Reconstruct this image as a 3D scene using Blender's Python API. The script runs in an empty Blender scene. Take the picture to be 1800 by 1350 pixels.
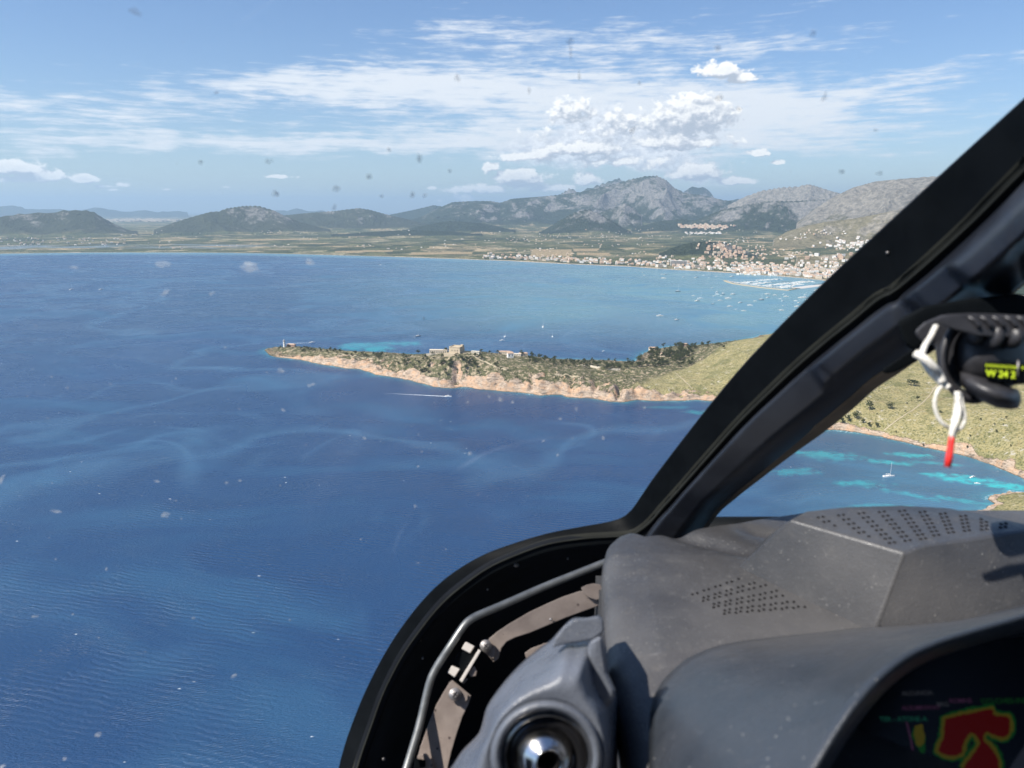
import bpy, bmesh, math, random
import numpy as np
from mathutils import Vector, Matrix
R = math.radians
S = bpy.context.scene
COL = S.collection
rng = random.Random(7)

# ------------------------------------------------------------------ camera
CAM_H = 300.0
PITCH = R(13.2)
FPX = 1300.0                       # focal length in pixels of the 1800 px wide photograph
CAM = Vector((0, 0, CAM_H))
FWD = Vector((0, math.cos(PITCH), -math.sin(PITCH)))
UPV = Vector((0, math.sin(PITCH), math.cos(PITCH)))
RGT = Vector((1, 0, 0))
cd = bpy.data.cameras.new('camera')
cam = bpy.data.objects.new('camera', cd)
COL.objects.link(cam)
cam.location = CAM
cam.rotation_euler = (R(90) - PITCH, 0, 0)
cd.sensor_width = 36
cd.lens = 36 * FPX / 1800
cd.clip_start = 0.02
cd.clip_end = 200000
cd.dof.use_dof = True
cd.dof.focus_distance = 9.0
cd.dof.aperture_fstop = 8.5
S.camera = cam

# ------------------------------------------------------------------ world, sun, exposure
SUN_EL, SUN_AZ = R(50), R(-118)    # azimuth measured clockwise from the view direction (+Y)
w = bpy.data.worlds.new('World'); S.world = w; w.use_nodes = True
sun_d = bpy.data.lights.new('sun', 'SUN'); sun_d.energy = 4.7; sun_d.angle = R(0.53); sun_d.color = (1, .94, .86)
sun = bpy.data.objects.new('sun', sun_d); COL.objects.link(sun)
sdir = Vector((math.sin(SUN_AZ) * math.cos(SUN_EL), math.cos(SUN_AZ) * math.cos(SUN_EL), math.sin(SUN_EL)))
sun.rotation_euler = sdir.to_track_quat('Z', 'Y').to_euler()
S.view_settings.view_transform = 'Standard'
S.view_settings.look = 'None'
S.view_settings.exposure = .9
S.view_settings.gamma = 1
S.cycles.max_bounces = 8
S.cycles.transparent_max_bounces = 16
S.cycles.volume_bounces = 0
S.cycles.sample_clamp_indirect = 4

# ------------------------------------------------------------------ helpers
def pdir(px, py):
    return FWD + RGT * ((px - 900) / FPX) + UPV * ((675 - py) / FPX)
def pd(px, py, depth):                       # a point seen at (px, py), depth metres in front of the lens
    return CAM + pdir(px, py) * depth
def ground(px, py, z=0.0):
    d = pdir(px, py)
    return CAM + d * ((z - CAM_H) / d.z)
def azel(px, py):
    d = pdir(px, py)
    return math.atan2(d.x, d.y), math.atan2(d.z, math.hypot(d.x, d.y))
def tag(o, label=None, cat=None, group=None, kind=None):
    if label: o['label'] = label
    if cat: o['category'] = cat
    if group: o['group'] = group
    if kind: o['kind'] = kind
    return o
def empty(name, loc, rz=0):
    o = bpy.data.objects.new(name, None); COL.objects.link(o)
    o.location = loc; o.rotation_euler.z = rz; o.empty_display_size = .1
    return o
def link(name, me, parent=None, mats=()):
    o = bpy.data.objects.new(name, me); COL.objects.link(o)
    for m in mats:
        me.materials.append(m)
    if parent:
        o.parent = parent
        o.matrix_parent_inverse = (Matrix.Translation(parent.location) @ parent.rotation_euler.to_matrix().to_4x4()).inverted()
    return o
def from_bm(name, bm, mats, parent=None, smooth=True):
    me = bpy.data.meshes.new(name)
    bmesh.ops.recalc_face_normals(bm, faces=bm.faces)
    bm.to_mesh(me); bm.free()
    if smooth: me.shade_smooth()
    return link(name, me, parent, mats)
def mesh_np(name, verts, faces, mats, smooth=True, parent=None, attrs=None):
    """verts (n,3), faces (m,4) or (m,3) numpy arrays"""
    me = bpy.data.meshes.new(name)
    k = faces.shape[1]
    me.vertices.add(len(verts)); me.vertices.foreach_set('co', np.ascontiguousarray(verts, dtype=np.float32).ravel())
    me.loops.add(faces.size); me.loops.foreach_set('vertex_index', faces.astype(np.int32).ravel())
    me.polygons.add(len(faces))
    me.polygons.foreach_set('loop_start', np.arange(0, faces.size, k, dtype=np.int32))
    me.polygons.foreach_set('loop_total', np.full(len(faces), k, dtype=np.int32))
    if smooth: me.polygons.foreach_set('use_smooth', np.ones(len(faces), dtype=bool))
    for an, av in (attrs or {}).items():
        a = me.attributes.new(an, 'FLOAT', 'POINT'); a.data.foreach_set('value', av.astype(np.float32).ravel())
    me.update(calc_edges=True); me.validate()
    return link(name, me, parent, mats)
def grid_faces(nu, nv, keep=None):
    i = np.arange(nu - 1)[:, None] * nv + np.arange(nv - 1)[None, :]
    f = np.stack([i, i + nv, i + nv + 1, i + 1], -1).reshape(-1, 4)
    if keep is not None: f = f[keep.reshape(-1)]
    return f

# --- numpy noise
def _hash(ix, iy, seed):
    h = (ix.astype(np.int64) * 374761393 + iy.astype(np.int64) * 668265263 + seed * 1442695041) & 0xffffffff
    h = ((h ^ (h >> 13)) * 1274126177) & 0xffffffff
    return h ^ (h >> 16)
def perlin(x, y, seed=0):
    ix = np.floor(x); iy = np.floor(y); fx = x - ix; fy = y - iy
    u = fx * fx * fx * (fx * (fx * 6 - 15) + 10); v = fy * fy * fy * (fy * (fy * 6 - 15) + 10)
    def g(dx, dy):
        a = _hash(ix + dx, iy + dy, seed) / 4294967295.0 * 2 * np.pi
        return np.cos(a) * (fx - dx) + np.sin(a) * (fy - dy)
    a = g(0, 0) * (1 - u) + g(1, 0) * u; b = g(0, 1) * (1 - u) + g(1, 1) * u
    return (a * (1 - v) + b * v) * 1.4
def fbm(x, y, oct=5, seed=0, gain=.5, lac=2.03):
    s = 0; a = 1; t = 0
    for k in range(oct):
        s = s + a * perlin(x * lac ** k, y * lac ** k, seed + k * 17); t += a; a *= gain
    return s / t
def ridged(x, y, oct=5, seed=0, gain=.55, lac=2.07):
    s = 0; a = 1; t = 0; wgt = 1
    for k in range(oct):
        n = 1 - np.abs(perlin(x * lac ** k, y * lac ** k, seed + k * 31)) * 1.6
        n = np.clip(n, 0, 1) ** 2 * wgt; wgt = np.clip(n * 1.6, 0, 1)
        s = s + a * n; t += a; a *= gain
    return s / t
def sstep(a, b, x):
    t = np.clip((x - a) / (b - a), 0, 1); return t * t * (3 - 2 * t)

# --- shader helpers
class NT:
    def __init__(s, nt): s.t = nt; s.n = nt.nodes; s.l = nt.links
    def node(s, typ, ins=None, **props):
        nd = s.n.new(typ)
        for k, v in props.items(): setattr(nd, k, v)
        for k, v in (ins or {}).items(): s.put(nd.inputs[k], v)
        return nd
    def put(s, sock, v):
        if isinstance(v, bpy.types.NodeSocket): s.l.new(v, sock)
        elif isinstance(v, tuple) and sock.type == 'RGBA' and len(v) == 3: sock.default_value = (*v, 1)
        else: sock.default_value = v
    def m(s, op, a, b=0.0, c=0.0, clamp=False):
        nd = s.n.new('ShaderNodeMath'); nd.operation = op; nd.use_clamp = clamp
        s.put(nd.inputs[0], a); s.put(nd.inputs[1], b); s.put(nd.inputs[2], c)
        return nd.outputs[0]
    def mix(s, f, a, b, blend='MIX'):
        nd = s.n.new('ShaderNodeMix'); nd.data_type = 'RGBA'; nd.blend_type = blend
        s.put(nd.inputs[0], f); s.put(nd.inputs[6], a); s.put(nd.inputs[7], b)
        return nd.outputs[2]
    def noise(s, vec, scale, detail=4, rough=.5, dist=0, col=False, dims='3D'):
        nd = s.node('ShaderNodeTexNoise', {'Scale': scale, 'Detail': detail, 'Roughness': rough, 'Distortion': dist}, noise_dimensions=dims)
        if vec is not None: s.l.new(vec, nd.inputs['Vector'])
        return nd.outputs[1 if col else 0]
    def vor(s, vec, scale, out='Distance', feature='F1', rand=1.0):
        nd = s.node('ShaderNodeTexVoronoi', {'Scale': scale, 'Randomness': rand}, feature=feature)
        if vec is not None: s.l.new(vec, nd.inputs['Vector'])
        return nd.outputs[out]
    def ss(s, x, a, b, lo=0.0, hi=1.0):
        nd = s.node('ShaderNodeMapRange', {'From Min': a, 'From Max': b, 'To Min': lo, 'To Max': hi}, interpolation_type='SMOOTHSTEP')
        s.put(nd.inputs[0], x); return nd.outputs[0]
    def ramp(s, x, stops, interp='LINEAR'):
        nd = s.n.new('ShaderNodeValToRGB'); e = nd.color_ramp.elements; nd.color_ramp.interpolation = interp
        while len(e) < len(stops): e.new(.5)
        for q, (p, c) in zip(e, stops): q.position = p; q.color = (*c, 1)
        s.put(nd.inputs[0], x); return nd.outputs[0]
    def attr(s, name):
        return s.node('ShaderNodeAttribute', attribute_name=name).outputs['Fac']
    def pos(s): return s.n.new('ShaderNodeNewGeometry').outputs['Position']
    def obj(s): return s.n.new('ShaderNodeTexCoord').outputs['Object']
    def scalev(s, v, sc, rot=(0, 0, 0)):
        nd = s.node('ShaderNodeMapping', {'Scale': sc, 'Rotation': rot}); s.l.new(v, nd.inputs[0]); return nd.outputs[0]
def mat(name):
    m = bpy.data.materials.new(name); m.use_nodes = True
    t = NT(m.node_tree); return m, t, m.node_tree.nodes['Principled BSDF']
def bump(t, p, h, strength, dist):
    b = t.node('ShaderNodeBump', {'Strength': strength, 'Distance': dist, 'Height': h}); t.l.new(b.outputs[0], p.inputs['Normal'])
def simple(name, color, rough=.6, metal=0, var=0.0, vscale=20, bmp=0, bscale=200, bdist=.001, spec=.5, coat=0):
    m, t, p = mat(name)
    p.inputs['Roughness'].default_value = rough; p.inputs['Metallic'].default_value = metal
    p.inputs['Specular IOR Level'].default_value = spec
    if coat: p.inputs['Coat Weight'].default_value = coat
    c = color
    if var:
        n = t.noise(t.obj(), vscale, 6, .6)
        f = t.ss(n, .3, .7)
        lo = tuple(x * (1 - var) for x in color); hi = tuple(min(1, x * (1 + var)) for x in color)
        c = t.mix(f, lo, hi)
        t.put(p.inputs['Roughness'], t.m('ADD', t.m('MULTIPLY', n, .25), rough - .12))
    t.put(p.inputs['Base Color'], c)
    if bmp: bump(t, p, t.noise(t.obj(), bscale, 3, .6), bmp, bdist)
    return m

# ------------------------------------------------------------------ sky (Nishita) with clouds by direction
def build_sky():
    t = NT(w.node_tree); t.n.clear()
    sky = t.node('ShaderNodeTexSky', sky_type='NISHITA', sun_disc=False, sun_elevation=SUN_EL, sun_rotation=SUN_AZ,
                 altitude=300, air_density=1.15, dust_density=.3, ozone_density=1.6)
    co = t.n.new('ShaderNodeTexCoord').outputs['Generated']
    sp = t.node('ShaderNodeSeparateXYZ', {0: co})
    x, y, z = sp.outputs
    az = t.m('ARCTAN2', x, y); el = t.m('ARCSINE', z)
    azn, eln = t.m('MULTIPLY', az, 57.2958), t.m('MULTIPLY', el, 57.2958)   # degrees
    hor = t.m('SQRT', t.m('ADD', t.m('MULTIPLY', x, x), t.m('MULTIPLY', y, y)))
    # high cloud deck seen in perspective: plane coordinates
    zz = t.m('ADD', t.m('MAXIMUM', z, 0.0), .055)
    cx, cy = t.m('DIVIDE', x, zz), t.m('DIVIDE', y, zz)
    dk = t.node('ShaderNodeCombineXYZ', {0: cx, 1: cy}).outputs[0]
    v = t.node('ShaderNodeCombineXYZ', {0: azn, 1: t.m('MULTIPLY', eln, 3.2)}).outputs[0]
    v2 = t.node('ShaderNodeCombineXYZ', {0: azn, 1: t.m('MULTIPLY', eln, 1.35), 2: 3.0}).outputs[0]
    wa = t.noise(v, .09, 3, .6, col=True)
    wsub = t.node('ShaderNodeVectorMath', {0: wa, 1: (.5, .5, .5)}, operation='SUBTRACT').outputs[0]
    def warp(vec, k):
        s_ = t.node('ShaderNodeVectorMath', {0: wsub, 3: k}, operation='SCALE').outputs[0]
        return t.node('ShaderNodeVectorMath', {0: vec, 1: s_}, operation='ADD').outputs[0]
    azw = t.m('ADD', azn, t.m('MULTIPLY', t.m('SUBTRACT', t.noise(v, .12, 4, .6), .5), 9.0))
    elw = t.m('ADD', eln, t.m('MULTIPLY', t.m('SUBTRACT', t.noise(v, .16, 5, .62), .5), 2.6))
    def ell(px, py, sx, sy, amp=1.0, tilt=0.0, A=None, E=None, pw=1.0):
        a0, e0 = azel(px, py); a0 *= 57.2958; e0 *= 57.2958
        cosr = math.cos(R(a0)); k = 57.2958 / FPX
        sa, se = sx * k * cosr, sy * k * cosr
        da = t.m('SUBTRACT', azw if A is None else A, a0); de = t.m('SUBTRACT', elw if E is None else E, e0)
        if tilt: de = t.m('SUBTRACT', de, t.m('MULTIPLY', da, tilt))
        q = t.m('ADD', t.m('POWER', t.m('ABSOLUTE', t.m('DIVIDE', da, sa)), 2.0), t.m('POWER', t.m('ABSOLUTE', t.m('DIVIDE', de, se)), 2.0))
        return t.m('MULTIPLY', t.m('EXPONENT', t.m('MULTIPLY', q, -1.0)), amp)
    def addall(l):
        s_ = l[0]
        for q in l[1:]: s_ = t.m('ADD', s_, q)
        return s_
    bands = addall([ell(60, 192, 300, 34, .95, .02), ell(560, 150, 300, 32, 1.0, .05), ell(900, 165, 320, 52, 1.1), ell(1230, 190, 260, 60, .8),
                    ell(80, 258, 200, 16, .75), ell(420, 252, 330, 16, 1.0), ell(880, 248, 330, 26, 1.05), ell(1400, 205, 330, 46, .75),
                    ell(1700, 120, 260, 18, .75, .12), ell(820, 60, 200, 26, .6, .05), ell(1150, 70, 260, 26, .75), ell(1330, 88, 130, 12, .6),
                    ell(1300, 265, 420, 30, .55), ell(830, 20, 70, 22, .5), ell(1390, 15, 120, 12, .4), ell(1560, 55, 110, 14, .35, .1)])
    n1 = t.noise(warp(v, 1.6), .34, 8, .62)
    n2 = t.noise(t.scalev(warp(v, 2.0), (.35, 1.3, 1), (0, 0, R(4))), .8, 7, .66)
    n3 = t.noise(dk, 2.6, 6, .6, .3)
    tex = t.m('ADD', t.m('ADD', t.m('MULTIPLY', n1, .5), t.m('MULTIPLY', n2, .7)), t.m('MULTIPLY', n3, .25))   # ~.72
    cir = t.ss(t.m('ADD', t.m('MULTIPLY', bands, .62), t.m('MULTIPLY', tex, 2.0)), 1.72, 2.42, 0.0, .9)
    bank = t.m('MULTIPLY', t.ss(t.m('ADD', addall([ell(1080, 225, 130, 40, .9), ell(1020, 268, 150, 26, .8), ell(1150, 285, 130, 22, .6), ell(900, 330, 80, 16, .5), ell(1230, 318, 70, 14, .6)]), t.m('MULTIPLY', t.noise(v2, 1.0, 8, .62), .9)), .75, 1.25), .8)
    veil = t.ss(t.m('ADD', eln, t.m('MULTIPLY', tex, 1.0)), 14.0, 2.0, 0.0, .06)
    # cumulus
    cum_list = [(1120, 215, 95, 26, .75), (1215, 208, 62, 34, 1.25), (1010, 200, 45, 24, .85), (1050, 232, 120, 18, .6), (1180, 250, 110, 18, .8), (1020, 262, 90, 16, .95), (930, 275, 48, 10, .95),
                (1090, 285, 110, 14, .7), (865, 294, 14, 8, 1.1), (912, 315, 42, 18, 1.3), (850, 334, 55, 12, .9), (815, 348, 24, 8, .9), (975, 330, 50, 12, .9), (1032, 318, 26, 14, 1.0),
                (1268, 127, 34, 14, 1.25), (1305, 138, 24, 9, 1.1), (1336, 269, 17, 7, 1.1), (1368, 286, 14, 5, 1.0), (1220, 306, 45, 18, 1.15), (1290, 319, 32, 8, 1.2),
                (25, 297, 44, 14, 1.25), (80, 311, 50, 11, 1.0), (150, 315, 17, 9, 1.2), (40, 316, 70, 7, .9), (182, 328, 18, 4, .9), (218, 325, 12, 5, .8), (197, 334, 9, 3, .9), (487, 311, 24, 4, .95), (398, 329, 8, 3, .8), (757, 331, 9, 4, 1.1), (772, 353, 6, 3, .9), (292, 333, 7, 2.5, .8), (1165, 288, 120, 20, .5)]
    cn = t.m('SUBTRACT', t.noise(v2, 1.15, 9, .6, .25), .5)
    def puffs(da, de):
        vv = t.node('ShaderNodeVectorMath', {0: v2, 1: (da, de * 1.35, 0)}, operation='ADD').outputs[0]
        c1 = t.m('SUBTRACT', t.noise(vv, .62, 9, .62, .1), .5)
        vo = t.vor(warp(vv, .5), 1.05)
        A = t.m('ADD', azn, da); E = t.m('ADD', eln, de)
        # flat bases: below the centre the falloff is faster
        l = []
        for (px, py, sx, sy, am) in cum_list:
            a0, e0 = azel(px, py); a0 *= 57.2958; e0 *= 57.2958; k = 57.2958 / FPX * math.cos(R(a0))
            dx = t.m('DIVIDE', t.m('SUBTRACT', A, a0), sx * k * 1.1); dy = t.m('DIVIDE', t.m('SUBTRACT', E, e0), sy * k)
            dyn = t.m('MINIMUM', dy, 0.0)
            q = t.m('ADD', t.m('MULTIPLY', dx, dx), t.m('ADD', t.m('MULTIPLY', dy, dy), t.m('MULTIPLY', t.m('MULTIPLY', dyn, dyn), .9)))
            l.append(t.m('MULTIPLY', t.m('EXPONENT', t.m('MULTIPLY', q, -.8)), am))
        mk = l[0]
        for q in l[1:]: mk = t.m('MAXIMUM', mk, q)
        mk = t.m('ADD', mk, t.m('MULTIPLY', t.m('MINIMUM', t.m('SUBTRACT', mk, .22), 0.0), 3.0))
        return t.m('ADD', t.m('ADD', mk, t.m('ADD', t.m('MULTIPLY', c1, 1.0), t.m('MULTIPLY', t.m('SUBTRACT', t.noise(vv, 1.35, 8, .56, .15), .5), 1.25))), t.m('MULTIPLY', t.m('SUBTRACT', .45, vo), .28))
    f0 = puffs(0, 0); f1 = puffs(-.30, .50)
    edge = t.m('MULTIPLY', t.m('SUBTRACT', t.noise(v2, 4.5, 5, .65), .5), .45)
    f0 = t.m('ADD', f0, edge)
    dens = t.ss(f0, .34, .66, 0.0, 1.0)
    lit = t.ss(t.m('SUBTRACT', f0, f1), -.30, .42)
    core = t.ss(f0, .7, 1.7)
    shade = t.m('SUBTRACT', lit, t.m('MULTIPLY', core, .22), clamp=True)
    cumcol = t.ramp(shade, [(0, (.29, .32, .37)), (.3, (.37, .39, .43)), (.6, (.50, .51, .53)), (.85, (.62, .61, .60)), (1, (.72, .70, .67))])
    circol = (.53, .545, .57)
    bgs = t.node('ShaderNodeBackground', {'Color': t.mix(1.0, sky.outputs[0], (.80, .94, 1.18), 'MULTIPLY'), 'Strength': .062})
    bgc = t.node('ShaderNodeBackground', {'Color': circol, 'Strength': 1.0})
    bgk = t.node('ShaderNodeBackground', {'Color': cumcol, 'Strength': 1.0})
    up = t.ss(z, 0.0, .01)
    mx = t.node('ShaderNodeMixShader', {0: t.m('MULTIPLY', t.m('ADD', cir, veil, clamp=True), up), 1: bgs.outputs[0], 2: bgc.outputs[0]})
    bgb = t.node('ShaderNodeBackground', {'Color': t.mix(t.ss(t.noise(v2, 1.6, 8, .65), .35, .65), (.40, .43, .49), (.62, .63, .65)), 'Strength': 1.0})
    mx = t.node('ShaderNodeMixShader', {0: t.m('MULTIPLY', bank, up), 1: mx.outputs[0], 2: bgb.outputs[0]})
    mx2 = t.node('ShaderNodeMixShader', {0: t.m('MULTIPLY', t.m('MULTIPLY', dens, up), .93), 1: mx.outputs[0], 2: bgk.outputs[0]})
    out = t.node('ShaderNodeOutputWorld'); t.l.new(mx2.outputs[0], out.inputs[0])
build_sky()
# ================================================================== far land, mountains and plain
def interp_px(pts, az):
    """pts: (px, py, ...) -> elevation angle as a function of azimuth"""
    a = [azel(p[0], p[1]) for p in pts]
    return np.interp(az, [q[0] for q in a], [q[1] for q in a], left=np.nan, right=np.nan)

SHORE = [(-500, 452), (-200, 448), (0, 446), (150, 444), (400, 444.5), (600, 449), (760, 454), (900, 459), (1000, 464.5), (1100, 468.5), (1180, 474), (1300, 481), (1400, 488), (1440, 492)]
_sa, _sr = [], []
for p in SHORE:
    g = ground(*p); _sa.append(math.atan2(g.x, g.y)); _sr.append(math.hypot(g.x, g.y))
_sa += [R(26.5), R(28), R(31), R(36), R(60)]; _sr += [3150, 2700, 2350, 2200, 2100]
def shore_r(az): return np.interp(az, _sa, _sr)

# ridge: skyline pixels, distance at crest, front width, back width, roughness seed
RIDGES = [
    ([(-400, 366), (-100, 362), (0, 360), (30, 358), (70, 365), (120, 368), (165, 362), (190, 368), (330, 371)], 34000, 2600, 3000, 3, 'far'),
    ([(470, 372), (495, 368), (520, 366), (550, 368), (600, 372)], 33000, 2200, 3000, 4, 'far'),
    ([(-300, 388), (-50, 384), (0, 381), (35, 375), (100, 372), (112, 369), (150, 369), (165, 372), (180, 382), (200, 393), (222, 403), (250, 411)], 10600, 900, 1300, 5, 'hill'),
    ([(270, 404), (300, 393), (330, 383), (370, 372), (385, 371), (400, 365), (430, 361), (455, 361), (480, 369), (500, 379), (530, 391), (580, 404)], 10800, 950, 1500, 6, 'hill'),
    ([(440, 392), (490, 379), (540, 374), (590, 370), (630, 365), (650, 368), (680, 377), (720, 386), (770, 398)], 12500, 1300, 1600, 7, 'hill'),
    ([(660, 384), (690, 376), (730, 368), (762, 360), (785, 364), (830, 380)], 17500, 1500, 2000, 8, 'far'),
    ([(640, 404), (700, 392), (740, 381), (765, 368), (795, 355), (830, 353), (862, 353), (880, 356), (900, 349), (950, 345), (990, 341), (1020, 337), (1040, 332), (1065, 326), (1090, 320), (1110, 314), (1135, 309), (1155, 308), (1172, 316), (1185, 329), (1200, 338), (1235, 343), (1270, 351), (1310, 356), (1345, 362)], 14000, 2500, 2500, 9, 'mtn'),
    ([(975, 345), (990, 337), (1002, 329), (1015, 336), (1030, 342)], 17500, 1000, 1500, 10, 'blue'),
    ([(1010, 344), (1030, 331), (1060, 321), (1080, 315), (1088, 312), (1098, 318), (1130, 330)], 18500, 1300, 1500, 11, 'blue'),
    ([(1160, 345), (1178, 329), (1192, 318), (1206, 315), (1225, 325), (1245, 332), (1262, 342), (1300, 349)], 20000, 1400, 1500, 12, 'blue'),
    ([(1280, 360), (1310, 345), (1340, 334), (1375, 328), (1400, 327), (1422, 323), (1445, 330), (1462, 335), (1490, 342), (1530, 350)], 13500, 1800, 2000, 13, 'rock'),
    ([(1180, 404), (1220, 388), (1270, 368), (1310, 360), (1340, 354), (1400, 352), (1450, 350), (1485, 352), (1497, 361), (1520, 384), (1540, 400)], 10300, 900, 1300, 14, 'mtn'),
    ([(1400, 392), (1430, 368), (1465, 346), (1500, 329), (1540, 318), (1600, 312), (1650, 309), (1750, 300), (1900, 290), (2200, 305), (2700, 345), (3300, 385)], 8800, 2400, 2500, 15, 'rock'),
    ([(1360, 420), (1385, 406), (1420, 396), (1450, 390), (1500, 384), (1560, 372), (1650, 350), (1800, 335), (2000, 345), (2500, 390), (3000, 420)], 6900, 900, 1200, 16, 'tan'),
    ([(940, 412), (960, 402), (985, 386), (1010, 372), (1035, 366), (1050, 373), (1070, 384), (1095, 400), (1110, 408)], 9600, 600, 700, 17, 'mtn'),
    ([(1040, 382), (1065, 368), (1085, 362), (1098, 355), (1112, 364), (1130, 380)], 11300, 650, 700, 18, 'mtn'),
    ([(690, 412), (730, 398), (790, 388), (850, 392), (900, 404), (930, 412)], 10300, 800, 900, 19, 'green'),
    ([(1110, 402), (1160, 388), (1200, 384), (1240, 390), (1290, 404)], 10500, 800, 900, 20, 'green'),
    ([(1135, 458), (1160, 446), (1180, 436), (1200, 429), (1235, 423), (1270, 425), (1290, 432), (1315, 442), (1345, 456)], 5150, 260, 340, 21, 'town'),
    ([(560, 416), (640, 408), (720, 404), (800, 407), (860, 414)], 8800, 500, 600, 22, 'green'),
    ([(1400, 452), (1440, 448), (1500, 444), (1600, 430), (1800, 400)], 4600, 300, 500, 23, 'tan'),
]
def build_land():
    azs = np.radians(np.concatenate([np.arange(-62, -37, .6), np.arange(-37, 30, .066), np.arange(30, 62, .5)]))
    na = len(azs)
    # radial parameter: from just inside the shoreline out to the horizon, log spaced
    u = np.concatenate([np.linspace(0, .02, 6)[:-1], np.linspace(.02, 1.62, 470)[:-1], np.linspace(1.62, 2.8, 60)])
    A = azs[:, None] * np.ones(len(u))[None]
    SR = shore_r(azs)[:, None]
    Rr = (SR - 25) * np.exp(u)[None, :] * np.ones_like(A)
    Xx, Yy = Rr * np.sin(A), Rr * np.cos(A)
    inland = Rr - SR
    inland = inland + 12 * fbm(Xx / 160, Yy / 160, 3, 91)
    base = np.clip(inland / 30, -1.5, 1) * 1.6 + np.clip(inland, 0, 9000) * .0035
    base = base + np.clip(inland / 800, 0, 1) * 5 * (fbm(Xx / 900, Yy / 900, 4, 90) + .2)
    h = base.copy()
    Ro = np.zeros_like(h); rock = np.zeros_like(h); tan = np.zeros_like(h); town = np.zeros_like(h); hill = np.zeros_like(h)
    for (pts, r0, wf, wb, seed, kind) in RIDGES:
        e = interp_px(pts, azs); ok = ~np.isnan(e)
        if not ok.any(): continue
        e = np.where(ok, e, 0)
        wob = 260 * min(1, wf / 1500) * fbm(azs * r0 / 1500.0, azs * 0 + seed, 4, seed)
        rc = (r0 + wob)[:, None]
        pk = np.where(ok, CAM_H + (r0 + wob) * np.tan(e), 0)[:, None]
        b0 = 12 + np.clip(r0 - 5000, 0, 9000) * .0035
        pk = np.maximum(pk - b0, 0)
        if kind == 'hill' or kind == 'mtn': pass
        t_ = Rr - rc
        s_ = np.where(t_ < 0, -t_ / wf, t_ / wb)
        sc = {'town': 240., 'tan': 700., 'green': 600.}.get(kind, 1000.) * (1 if r0 < 12000 else 1.3)
        wx = 200 * fbm(Xx / 1100, Yy / 1100, 3, seed + 40)
        rn = ridged((Xx + wx) / sc, (Yy - wx) / sc, 6, seed + 5)
        env = np.clip(1 - s_, 0, 1); env = env ** 1.25
        carve = np.clip((1 - env) * 1.25, 0, .97)
        prof = env * (1 - carve * (1 - rn)) * (1 + .25 * (rn - .45) * np.clip(s_ * 4, 0, 1))
        fine = (fbm(Xx / 170, Yy / 170, 4, seed + 77)) * np.clip(pk / 200, 0, 1) * 26 * np.clip(s_ * 6, .12, 1) * (env > 0) * np.clip(env * 5, 0, 1)
        hh = b0 + pk * prof + fine
        up = (hh > h) & (env > 0) & (pk > 0)
        h = np.where(up, hh, h)
        rk = {'rock': .70, 'mtn': .26, 'blue': .12, 'hill': .22, 'far': 0, 'tan': .3, 'green': 0, 'town': .42}[kind]
        amt = rk * (.30 + .90 * np.clip(pk * prof / 420, 0, 1)) * sstep(.0, .35, env)
        rock = np.where(up, amt, rock)
        tan = np.where(up, {'tan': .9, 'rock': .45, 'hill': .1}.get(kind, 0) * sstep(.0, .25, env), tan)
        hill = np.where(up, sstep(.0, .3, env), hill)
        town = np.where(up, (1.0 if kind == 'town' else 0), town)
    # slope
    dr = np.gradient(Rr, axis=1); dz = np.gradient(h, axis=1) / np.maximum(dr, 1)
    dz2 = np.gradient(h, axis=0) / np.maximum(np.gradient(A, axis=0) * Rr, 1)
    slope = np.hypot(dz, dz2)
    V = np.stack([Xx, Yy, h], -1).reshape(-1, 3)
    m, t, p = mat('land_cover')
    P = t.pos()
    n_big = t.noise(P, .0011, 5, .6); n_mid = t.noise(P, .006, 6, .65); n_fine = t.noise(P, .035, 5, .7)
    cell = t.vor(t.scalev(P, (1, .8, 0), (0, 0, .4)), .0052, 'Color'); cs = t.node('ShaderNodeSeparateColor', {0: cell}).outputs
    field = t.ramp(cs[0], [(0, (.11, .12, .06)), (.25, (.16, .165, .08)), (.45, (.29, .25, .14)), (.62, (.19, .19, .095)), (.76, (.50, .39, .24)), (.9, (.38, .33, .21))], 'CONSTANT')
    woods = t.mix(t.ss(n_fine, .35, .65), (.030, .044, .028), (.085, .105, .058))
    trees = t.ss(t.m('ADD', t.m('MULTIPLY', n_mid, .6), t.m('MULTIPLY', n_fine, .6)), .53, .66)
    treesm = t.m('MULTIPLY', trees, .85)
    open_ = t.ss(t.m('ADD', n_big, t.m('MULTIPLY', cs[1], .35)), .50, .66)
    plain = t.mix(t.m('MAXIMUM', treesm, t.m('SUBTRACT', 1.0, open_)), field, woods)
    plain = t.mix(t.m('MULTIPLY', t.ss(n_mid, .55, .7), t.m('SUBTRACT', 1.0, t.m('MULTIPLY', trees, .7))), plain, (.19, .185, .105))
    # pale specks: farmhouses and tracks too far to tell apart
    rockn = t.noise(P, .0030, 8, .68, .4); rockf = t.noise(P, .022, 6, .7)
    rockc = t.mix(t.ss(rockf, .35, .68), (.155, .15, .14), (.29, .27, .245))
    rockc = t.mix(t.attr('tan'), rockc, t.mix(t.ss(rockf, .35, .68), (.17, .15, .11), (.40, .35, .27)))
    tanc = t.mix(t.ss(rockf, .3, .7), (.16, .14, .075), (.30, .255, .16))
    hwood = t.mix(t.ss(n_fine, .3, .7), (.022, .033, .022), (.050, .064, .038))
    hillc = t.mix(t.attr('tan'), hwood, tanc)
    rf = t.ss(t.m('ADD', t.m('MULTIPLY', t.attr('rock'), .62), t.m('ADD', t.m('MULTIPLY', t.attr('slope'), .22), t.m('MULTIPLY', t.m('ADD', t.m('MULTIPLY', t.m('SUBTRACT', rockn, .5), 1.5), t.m('ADD', .5, t.m('MULTIPLY', rockf, .5))), .75))), .80, 1.0)
    hillc = t.mix(rf, hillc, rockc)
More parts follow.
